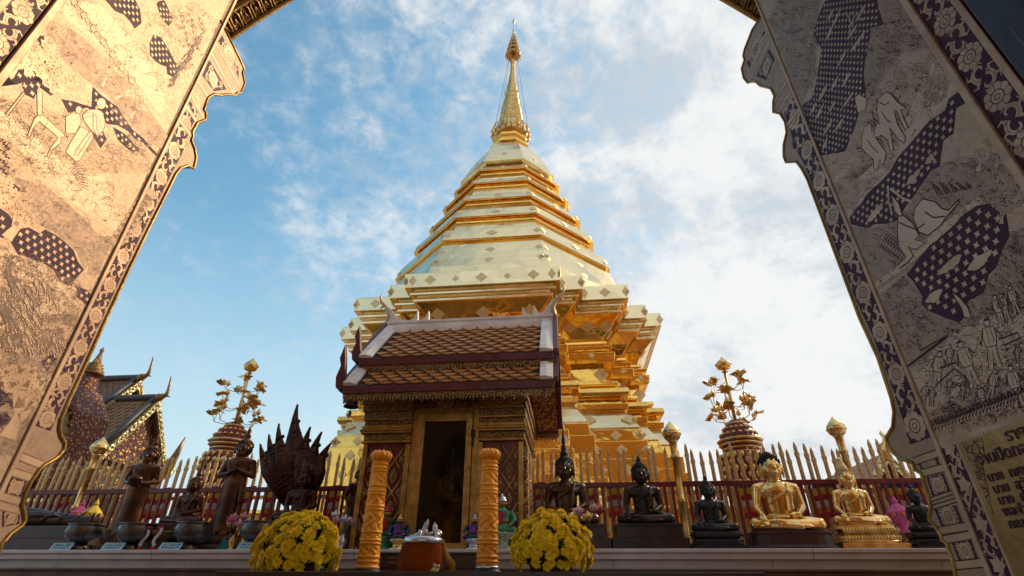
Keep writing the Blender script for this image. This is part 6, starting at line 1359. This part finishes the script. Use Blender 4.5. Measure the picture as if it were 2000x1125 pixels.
# pail wrapped in orange cloth
Yp_ = 3.45; b = P(812, 1120, Yp_); zr = ZV(820, 1052, Yp_); r = thing('offering_pail', 'pail wrapped in dark orange cloth with silver rim between the two candles', 'pail', (b.x, Yp_, ZT)); H = zr - ZT
k = .034*Yp_
m = MB(); rings_ = []
for f, q in ((0, .88), (.05, 1.0), (.3, 1.08), (.6, 1.08), (.85, 1.03), (1.0, .98)):
    rings_.append([(k*q*cos(a)*(1 + .03*sin(a*5 + f*4)) + .03*f, k*q*sin(a)*(1 + .03*sin(a*7)), H*f - .02) for a in [2*pi*i/36 for i in range(36)]])
m.loft(rings_, True, True); m.build('cloth_wrap', CLOTH_O, r)
m = MB(); rings_ = []
for f, q in ((-.08, 1.0), (0, 1.08), (.08, 1.05), (.16, .98), (.17, .9), (.05, .88)): rings_.append([(k*q*cos(a) + .03, k*q*sin(a), H*(1 + f*.9) - .02) for a in [2*pi*i/36 for i in range(36)]])
m.loft(rings_, True, True); m.build('silver_rim', SILVER, r)
m = MB(); m.loft([[(k*.6 + x*(1 + f*.3), -k*.6 + y, H*(1 - f) - .03) for x, y in ((0, 0), (.05, .02), (.08, .06), (.03, .05))] for f in (0, .4, .8)], True, True); m.build('cloth_fold', CLOTH_O, r)
pk = thing('wrapped_offerings', 'clear wrapped sweets and silver leaves heaped in the orange pail', 'offerings', (b.x + .03, Yp_, zr - .0)); R_ = random.Random(5)
packs = [MB(), MB(), MB()]
for i in range(26):
    q = k*.8*math.sqrt(R_.random()); a = R_.uniform(0, 2*pi); m = packs[i % 3]; m.T = xf((q*cos(a), q*sin(a), R_.uniform(-.01, .035)), R_.uniform(0, 3), R_.uniform(-.5, .5), R_.uniform(-.5, .5)); m.ell((0, 0, 0), (R_.uniform(.014, .03), R_.uniform(.012, .02), R_.uniform(.01, .022)), 8, 6)
for m, nm, mat in zip(packs, ('silver_packet', 'red_packet', 'clear_packet'), (SILVER, simple('red_wrap', (.6, .12, .06), None, 9, .3), simple('clear_wrap', (.45, .42, .42), (.25, .24, .25), 12, .15))): m.build(nm, mat, pk)
m = MB()
for dx, h, t in ((-.0, .09, .35), (.08, .07, -.1)): m.loft([[(dx + t*.08*f + w*.018*x, -.03 + y*.004*max(w, .2), .02 + h*f) for x, y in ((-1, 0), (0, 1), (1, 0), (0, -1))] for f, w in ((0, .3), (.3, 1), (.7, .8), (1, .05))], True, True)
m.build('silver_leaf', simple('leaf_silver', (.62, .62, .6), (.4, .42, .42), 12, .4, .25), pk)
rb = MB(); x0 = P(862, 1066, 3.5)
def ribbon(name, pts, w, mat, label):
    L = [P(*q) for q in pts]; c = L[0]; m = MB(); vs = []
    for i, p in enumerate(L): t = (L[min(i+1, len(L)-1)] - L[max(i-1, 0)]).normalized(); sd = t.cross(Vector((0, 1, .2))).normalized()*w; vs += [p - c - sd, p - c + sd]
    n = len(L); vs2 = [v + Vector((0, .004, 0)) for v in vs]
    m.add(vs + vs2, [(2*i, 2*i + 1, 2*i + 3, 2*i + 2) for i in range(n - 1)] + [(2*n + 2*i + 2, 2*n + 2*i + 3, 2*n + 2*i + 1, 2*n + 2*i) for i in range(n - 1)] + [(2*i, 2*i + 2, 2*n + 2*i + 2, 2*n + 2*i) for i in range(n - 1)] + [(2*i + 1, 2*n + 2*i + 1, 2*n + 2*i + 3, 2*i + 3) for i in range(n - 1)], True)
    o = m.build(name, mat, None, 0, True, c); return tag(o, label, 'ribbon')
ribbon('yellow_ribbon', ((853, 1062, 3.52), (864, 1060, 3.5), (867, 1074, 3.48), (874, 1090, 3.48), (884, 1102, 3.48), (882, 1112, 3.5), (879, 1121, 3.52)), .018, RIBBON, 'broad yellow ribbon trailing from the orange pail towards the candle')
ribbon('yellow_ribbon', ((860, 1068, 3.55), (856, 1082, 3.54), (849, 1094, 3.52), (843, 1102, 3.5), (846, 1119, 3.5)), .006, RIBBON, 'thin yellow ribbon looped close against the orange pail')
b = P(846, 1121, 3.4); r = thing('yellow_cup', 'small yellow cup of wrapped sweets beside the orange pail', 'cup', (b.x, 3.4, ZT)); hh = ZV(846, 1112, 3.4) - ZT
m = MB(); m.lathe([(.022, 0), (.032, hh), (.03, hh), (.02, .004)], 20); m.build('cup_body', simple('yellow_plastic', (.7, .5, .03), None, 8, .35), r)
m = MB(); R_ = random.Random(2)
for i in range(9): m.ell((R_.uniform(-.02, .022), R_.uniform(-.02, .02), hh + R_.uniform(0, .03)), (.012, .01, .012), 7, 5)
m.build('wrapped_sweet', simple('clear_sweets', (.5, .45, .4), None, 9, .2), r)
# donation box at the foot of the shrine
bx0, bx1 = P(738, 1095, 4.28), P(936, 1095, 4.28); zt, zb = ZV(840, 1078, 4.28), z3_
r = thing('donation_box', 'dark wooden donation box on the step below the shrine door', 'box', ((bx0.x + bx1.x)/2, 4.40, zb)); w = (bx1.x - bx0.x)/2
m = MB(); m.box(-w, w, -.08, .08, 0, zt - zb - .012); m.build('box_body', WOOD, r, .004); m = MB(); m.box(-w - .012, w + .012, -.095, .095, zt - zb - .012, zt - zb); m.box(-.06, .06, -.02, .02, zt - zb, zt - zb + .001); m.build('box_lid', WOOD, r, .003)
m = MB(); R_ = random.Random(8)
for row in range(2):
    x = -w*.85
    while x < -w*.1: q = R_.uniform(.008, .03); m.box(x, x + q, -.0825, -.0795, .03 + row*.035, .045 + row*.035); x += q + .008
m.build('box_writing', simple('faded_gilt_letters', (.22, .12, .03), None, 9, .5), r)
# figurines either side of the shrine door
def figurine(label, u, vt, Y, robe, crown, trim, standmat, s_=1.0, big=False):
    x = XU(u, Y, ZL); H = ZV(u, vt, Y) - ZL; r = thing('deity_figurine', label, 'figurine', (x, Y, ZL)); q = H*.30*s_; sb = H*.3
    m = MB(); m.lathe([(q*.9, 0), (q*.95, sb*.15), (q*.55, sb*.3), (q*.55, sb*.6), (q*.95, sb*.85), (q*.95, sb)], 16); m.build('figurine_stand', standmat, r)
    m = MB(); m.lathe([(q*1.05, sb), (q*1.0, sb + H*.07), (q*.6, sb + H*.16), (q*.62, sb + H*.3), (q*.7, sb + H*.36), (q*.3, sb + H*.41), (q*.26, sb + H*.44)], 18, sy=.75)
    for s in (-1, 1): m.tube([(s*q*.66, 0, sb + H*.35), (s*q*.98, -q*.1, sb + H*.22), (s*q*.75, -q*.65, sb + H*.13)], [q*.2, q*.17, q*.13], 8); m.ell((s*q*.7, -q*.3, sb + H*.05), (q*.5, q*.5, H*.05), 10, 6)
    m.build('robe', robe, r)
    m = MB(); m.ell((0, 0, sb + H*.50), (q*.32, q*.34, H*.07)); m.ell((0, -q*.34, sb + H*.49), (q*.06, q*.08, H*.015), 6, 5)
    for s in (-1, 1): m.ell((s*q*.32, 0, sb + H*.50), (q*.05, q*.09, H*.035), 6, 5); m.ell((s*q*.72, -q*.72, sb + H*.12), (q*.13, q*.13, H*.03), 8, 6)
    m.build('face_and_hands', SKIN_D, r)
    m = MB(); m.lathe([(q*.36, sb + H*.53), (q*.42, sb + H*.545), (q*.34, sb + H*.56), (q*.28, sb + H*.6), (q*.16, sb + H*.63), (q*.1, sb + H*.67), (q*.02, sb + H*.70)], 12); m.build('pointed_crown', crown, r)
    m = MB(); m.lathe([(q*.63, sb + H*.16), (q*.7, sb + H*.175), (q*.64, sb + H*.19)], 16, sy=.78); m.box(-q*.2, q*.2, -q*.62, -q*.5, sb + H*.16, sb + H*.36)
    for k in range(9): a = pi + pi*k/8; m.ell((q*.5*cos(a), -q*.52 + q*.0, sb + H*.37 + H*.11*sin(a)), (q*.07, q*.06, H*.015), 6, 5)
    m.build('sash', trim, r)
RS = simple('crimson_enamel', (.4, .015, .05), None, 8, .4)
figurine('seated figurine in navy and violet with gold crown on a gilt stand, beside the candle', 776, 1003, 4.8, NAVY, GOLD_ROD, VIOLET, GOLD_ROD)
figurine('seated figurine in navy with silver crown on a silver stand, beside the shrine door', 925, 1003, 4.8, NAVY, SILVER, VIOLET, SILVER)
figurine('green figurine with silver crown and red sash, between candle and yellow flowers', 979, 962, 4.85, GREEN, SILVER, RS, simple('mosaic_stand', (.5, .45, .45), (.1, .25, .05), 40, .4), .85)
figurine('dark green figurine with red sash partly behind the candle by the shrine pier', 749, 985, 4.9, simple('bottle_green', (.01, .07, .035), None, 8, .35), RS, RS, GREEN, .85)
# string of small lamps between pole and railing
m = MB(); a, b = P(1336, 955, 5.4), P(1357, 1040, 5.3); pts = [a.lerp(b, i/12) + Vector((.25*sin(pi*i/12)*.3, 0, -.06*sin(pi*i/12))) - a for i in range(13)]
m.tube(pts, .004, 5)
for p in pts[1::2]: m.ell(tuple(p - Vector((0, 0, .012))), (.009, .009, .014), 7, 5)
tag(m.build('lamp_string', simple('pale_wire', (.5, .42, .35), None, 9, .4), None, 0, True, a), 'thin string of tiny lamps sagging from the gold pole by the black buddha', 'light string')

# ---------------------------------------------------------------- buildings beyond the fence
def on_x(u, v, X): d = ray(u, v); t = X/d.x; return EYE + d*t
MOS_T = simple('weathered_tile', (.26, .13, .05), (.17, .085, .04), 5, .5, 0, .15, 30, .01); SLATE = simple('dark_ridge', (.05, .055, .07), None, 9, .5)
GABLE = carved('gable_relief', (.5, .3, .08), (.07, .01, .014), 8, .7, .45, .02, 0, (.2, .5), (1, 1, 1), (1.0, 1.5))
OLDHORN = simple('aged_gilt_horn', (.32, .2, .08), (.16, .09, .035), 9, .45, .6)
def tier(root, org, apex, Y, left_u, front, back, fin, horn=1.0, tilemat=MOS_T):
    A = P(apex[0], apex[1], Y); Bk = P(left_u[0], left_u[1], Y); Bk = Vector((Bk.x, Y, A.z)); F_ = on_x(front[0], front[1], A.x); G = on_x(back[0], back[1], A.x); L = A.x - Bk.x
    dy = (A.y - F_.y); G = Vector((A.x, A.y + dy, F_.z))
    m = MB(); sl_ = []
    for E_ in (F_, G): m.add([A - org, E_ - org, Vector((Bk.x, E_.y, E_.z)) - org, Bk - org] + [q - org - Vector((0, 0, .12)) for q in (A, E_, Vector((Bk.x, E_.y, E_.z)), Bk)], [(0, 1, 2, 3), (7, 6, 5, 4), (0, 4, 5, 1), (1, 5, 6, 2), (2, 6, 7, 3), (3, 7, 4, 0)])
    rf = m.build('roof', tilemat, root)
    m = MB(); nrow = 14
    for E_ in (F_,):
        for r_ in range(1, nrow):
            f = r_/nrow; p = A.lerp(E_, f) - org; q = Bk.lerp(Vector((Bk.x, E_.y, E_.z)), f) - org; n_ = int(L/.22)
            for i in range(n_):
                c = p.lerp(q, (i + .5*(r_ % 2) + .25)/n_); w = L/n_*.46; d = (E_ - A)/nrow*.95; m.add([c + Vector((w, 0, .02)), c + d + Vector((0, 0, .05)), c + Vector((-w, 0, .02)), c - d*.2 + Vector((0, 0, .02))], [(0, 1, 2, 3)])
    m.build('roof_tiles', tilemat, rf)
    m = MB(); m.tube([Bk - org + Vector((0, 0, .08)), A - org + Vector((-.1, 0, .08))], .11, 6)
    for E_ in (F_, G): m.tube([A - org + Vector((-.12, 0, .06)), E_ - org + Vector((-.12, 0, .06))], .09, 6)
    m.build('ridge', SLATE, rf)
    m = MB()
    for E_, s in ((F_, -1), (G, 1)):
        m.prism([(0, 0), (0, -.3), (E_.y - A.y, E_.z - A.z - .26), (E_.y - A.y, E_.z - A.z)], lambda y, z: tuple(A - org + Vector((.02, y, z))), lambda y, z: tuple(A - org + Vector((.10, y, z))))
        q = E_ - org; m.tube([q + Vector((.06, 0, -.15)), q + Vector((.06, s*.15, -.12)), q + Vector((.06, s*.28, .1)), q + Vector((.06, s*.24, .4))], [.1, .09, .06, .01], 6)
        for i in range(14): c = A.lerp(E_, (i + .5)/14) - org; m.ell((c.x + .1, c.y, c.z - .13), (.03, .05, .05), 6, 5)
    m.build('barge_board', MOSAIC, rf)
    m = MB(); m.prism([(0, -.25), (F_.y - A.y + .1, F_.z - A.z - .1), (G.y - A.y - .1, G.z - A.z - .1)], lambda y, z: tuple(A - org + Vector((-.25, y, z))), lambda y, z: tuple(A - org + Vector((-.12, y, z)))); m.build('gable', GABLE, rf)
    m = MB(); T = P(fin[0], fin[1], Y) - org; a = A - org; d = T - a
    m.tube([a + Vector((-.05, 0, -.1)), a + Vector((.06, 0, .12)), a + d*.22 + Vector((.12, 0, -.05)), a + d*.42 + Vector((.16, 0, -.16)), a + d*.62 + Vector((.14, 0, -.2)), a + d*.82 + Vector((.08, 0, -.12)), T], [.16*horn, .17*horn, .12*horn, .085*horn, .07*horn, .05*horn, .012], 8); m.tube([a + d*.42 + Vector((.12, 0, -.18)), a + d*.5 + Vector((.3, 0, -.3))], [.07*horn, .01], 6)
    m.build('horn_finial', OLDHORN, rf); return A, F_, G, Bk
Yt = 15.0; A0 = P(308, 780, Yt - .6); org = Vector((A0.x - 2, Yt - .6, 0)); vih = thing('tiled_temple', 'tiled temple with stepped roofs and slender horn finials behind the gateway', 'temple', org)
Aa = tier(vih, org, (272, 742), Yt, (120, 744), (186, 806), (278, 790), (299, 697), .7); Ab = tier(vih, org, (308, 781), Yt - .6, (170, 790), (196, 884), (320, 890), (334, 735), .7)
m = MB(); m.box(Ab[3].x - org.x, Ab[0].x - org.x - .26, Ab[1].y + .35 - org.y, Ab[2].y - .35 - org.y, 0, Ab[1].z + .05); m.build('temple_wall', GABLE, vih)
m = MB(); t = P(344, 868, Yt - 2.2) - org; m.tube([t + Vector((-.5, 0, -1.4)), t + Vector((-.3, 0, -.9)), t + Vector((.0, 0, -.6)), t + Vector((.1, 0, -.25)), t + Vector((.2, 0, .2))], [.2, .18, .12, .08, .01], 8); m.box(t.x - .75, t.x - .3, -.2 + t.y, .2 + t.y, 0, t.z - 1.2); m.build('porch_finial', OLDHORN, vih)
Yg = 9.5; c = P(108, 800, Yg); gw = thing('spired_gateway', 'red and gold gateway with nested flame arches and a ringed spire', 'gateway', (c.x, Yg, 0)); k = Yg/1000*1.02
zB, zS, zTp = ZV(178, 752, Yg), ZV(182, 712, Yg), ZV(187, 662, Yg)
m = MB(); m.box(-.6, .5, 0, .9, 0, ZV(168, 800, Yg)); m.loft([[(x*q, .45 + y*q, z) for x, y in ((-.5, -.5), (.5, -.5), (.5, .5), (-.5, .5))] for q, z in ((.95, ZV(168, 800, Yg)), (.5, zB), (.44, zB + .03), (.28, zB + .04), (.26, zS - .05), (.2, zS))]); m.build('gateway_body', carved('gateway_relief', (.5, .28, .07), (.11, .008, .01), 14, .7, .45, .01, 0, (.2, .5), (1, 1, 1), (1.05, 1.5)), gw, .01)
m = MB(); z0 = zS - .05; Hs = zTp - z0; m.lathe([(.24, 0), (.25, .04*Hs), (.17, .08*Hs), (.22, .14*Hs), (.15, .2*Hs), (.18, .26*Hs), (.12, .31*Hs), (.15, .36*Hs), (.09, .42*Hs), (.06, .6*Hs), (.03, .8*Hs), (.05, .88*Hs), (.005, Hs)], 14, (0, .45, z0)); m.build('spire', GOLD_OLD, gw)
for kk, (uc, vt, vb, hwid, yy) in enumerate(((.0, 765, 900, .50, -.02), (-.18, 822, 960, .42, -.12))):
    cx_ = uc; zt, zb = ZV(160, vt, Yg), ZV(160, vb, Yg); H = zt - zb
    out_ = [(hwid*x, zb + H*y) for x, y in ((-1, 0), (-1.02, .35), (-.8, .6), (-.45, .8), (0, 1), (.45, .8), (.8, .6), (1.02, .35), (1, 0))]
    m = MB(); m.tube([(cx_ + x, yy - .04, z) for x, z in out_], .055, 7); m.tube([(cx_ + x*.78, yy - .03, zb + (z - zb)*.8) for x, z in out_], .03, 6)
    for i in range(1, 16):
        f = i/16*8; j = int(f); x = out_[j][0] + (out_[min(j+1, 8)][0] - out_[j][0])*(f - j); z = out_[j][1] + (out_[min(j+1, 8)][1] - out_[j][1])*(f - j); n_ = Vector((x, 0, (z - zb - H*.3))).normalized(); p = Vector((cx_ + x, yy - .04, z)); m.tube([p, p + n_*.08 + Vector((0, 0, .02)), p + n_*.13 + Vector((0, 0, .07))], [.03, .022, .003], 5)
    m.build('flame_arch', GOLD_OLD, gw); m = MB(); m.prism([(cx_ + x*.97, z) for x, z in out_], lambda x, z: (x, yy, z), lambda x, z: (x, yy + .05, z)); m.build('tympanum', GABLE, gw)
Yq = 12.5; A0 = P(1723, 886, Yq); org = Vector((A0.x, Yq, 0)); cl_ = thing('gabled_pavilion', 'dark gabled pavilion with a golden horn finial beyond the pickets', 'pavilion', org)
for s in (0,):
    top = A0 - org; m = MB()
    for q in (-1, 1): m.add([top + Vector((0, 0, 0)), top + Vector((q*1.1, 0, -1.5)), top + Vector((q*1.1, 3, -1.5)), top + Vector((0, 3, 0)), top + Vector((0, 0, -.12)), top + Vector((q*1.1, 0, -1.62)), top + Vector((q*1.1, 3, -1.62)), top + Vector((0, 3, -.12))], [(0, 1, 2, 3), (7, 6, 5, 4), (0, 4, 5, 1), (1, 5, 6, 2), (2, 6, 7, 3), (3, 7, 4, 0)])
    m.build('roof', MOS_T, cl_); m = MB()
    for q in (-1, 1): m.prism([(0, .06), (0, -.22), (q*1.15, -1.74), (q*1.15, -1.5)], lambda x, z: tuple(top + Vector((x, -.1, z))), lambda x, z: tuple(top + Vector((x, -.02, z))))
    m.build('barge_board', MOSAIC, cl_); m = MB(); m.prism([(0, -.15), (-1.0, -1.5), (-.9, -1.55), (-.9, -top.z), (.9, -top.z), (.9, -1.55), (1.0, -1.5)], lambda x, z: tuple(top + Vector((x, .3, z))), lambda x, z: tuple(top + Vector((x, .4, z)))); m.build('gable_wall', GOLD_RED, cl_)
    t = P(1720, 840, Yq) - org; m = MB(); m.tube([top + Vector((0, -.06, -.15)), top + Vector((.02, -.06, .1)), top.lerp(t, .4) + Vector((.06, -.06, 0)), top.lerp(t, .65) + Vector((.06, -.06, 0)), top.lerp(t, .85), t], [.12, .13, .075, .06, .04, .01], 8); m.build('horn_finial', GOLD_POL, cl_)
# added unseen tree, shaped to throw shade over the statues and the doorway foot
R_ = random.Random(11); tx, ty = 16.6, 16.0; tr_ = thing('added_shade_tree', 'unseen leafy tree added beyond the shaded door panel to cast shade', 'tree', (tx, ty, 0))
m = MB(); m.tube([(0, 0, 0), (.1, 0, 3), (0, .2, 6), (.2, .1, 9), (.1, 0, 12)], [.45, .36, .3, .2, .08], 10); TZ = Matrix.Scale(1.42, 4, Vector((0, 0, 1)))
cent = []
for i in range(26):
    a = R_.uniform(0, 2*pi); z = R_.uniform(3.5, 11); q = R_.uniform(1.5, 4.3)*(1 - abs(z - 7)/9); e = (q*cos(a), q*sin(a), z + R_.uniform(.5, 2.2)); m.tube([(.1, .1, z), (e[0]*.5, e[1]*.5, z + .6), e], [.13, .08, .02], 6); cent.append((e[0], e[1], e[2]*1.42))
m.v = [(x, y, z*1.42) for x, y, z in m.v]; m.build('trunk', simple('bark', (.1, .07, .05), None, 5, .8, 0, .5, 12, .03), tr_)
m = MB()
for c in cent + [(0, 0, 17.3), (.8, -.5, 16.2), (-.8, .6, 16.4)]:
    for i in range(240):
        d = Vector((R_.gauss(0, 1), R_.gauss(0, 1), R_.gauss(0, .8)))*.85; p = Vector(c) + d; n_ = Vector((R_.uniform(-1, 1), R_.uniform(-1, 1), R_.uniform(-1, 1))).normalized(); w = n_.orthogonal().normalized(); s = R_.uniform(.12, .24); m.add([p - n_*s, p + w*s*.5, p + n_*s, p - w*s*.5], [(0, 1, 2, 3)])
m.build('crown', simple('tree_leaf', (.07, .11, .03), (.04, .07, .02), 2, .55), tr_, recalc=False)
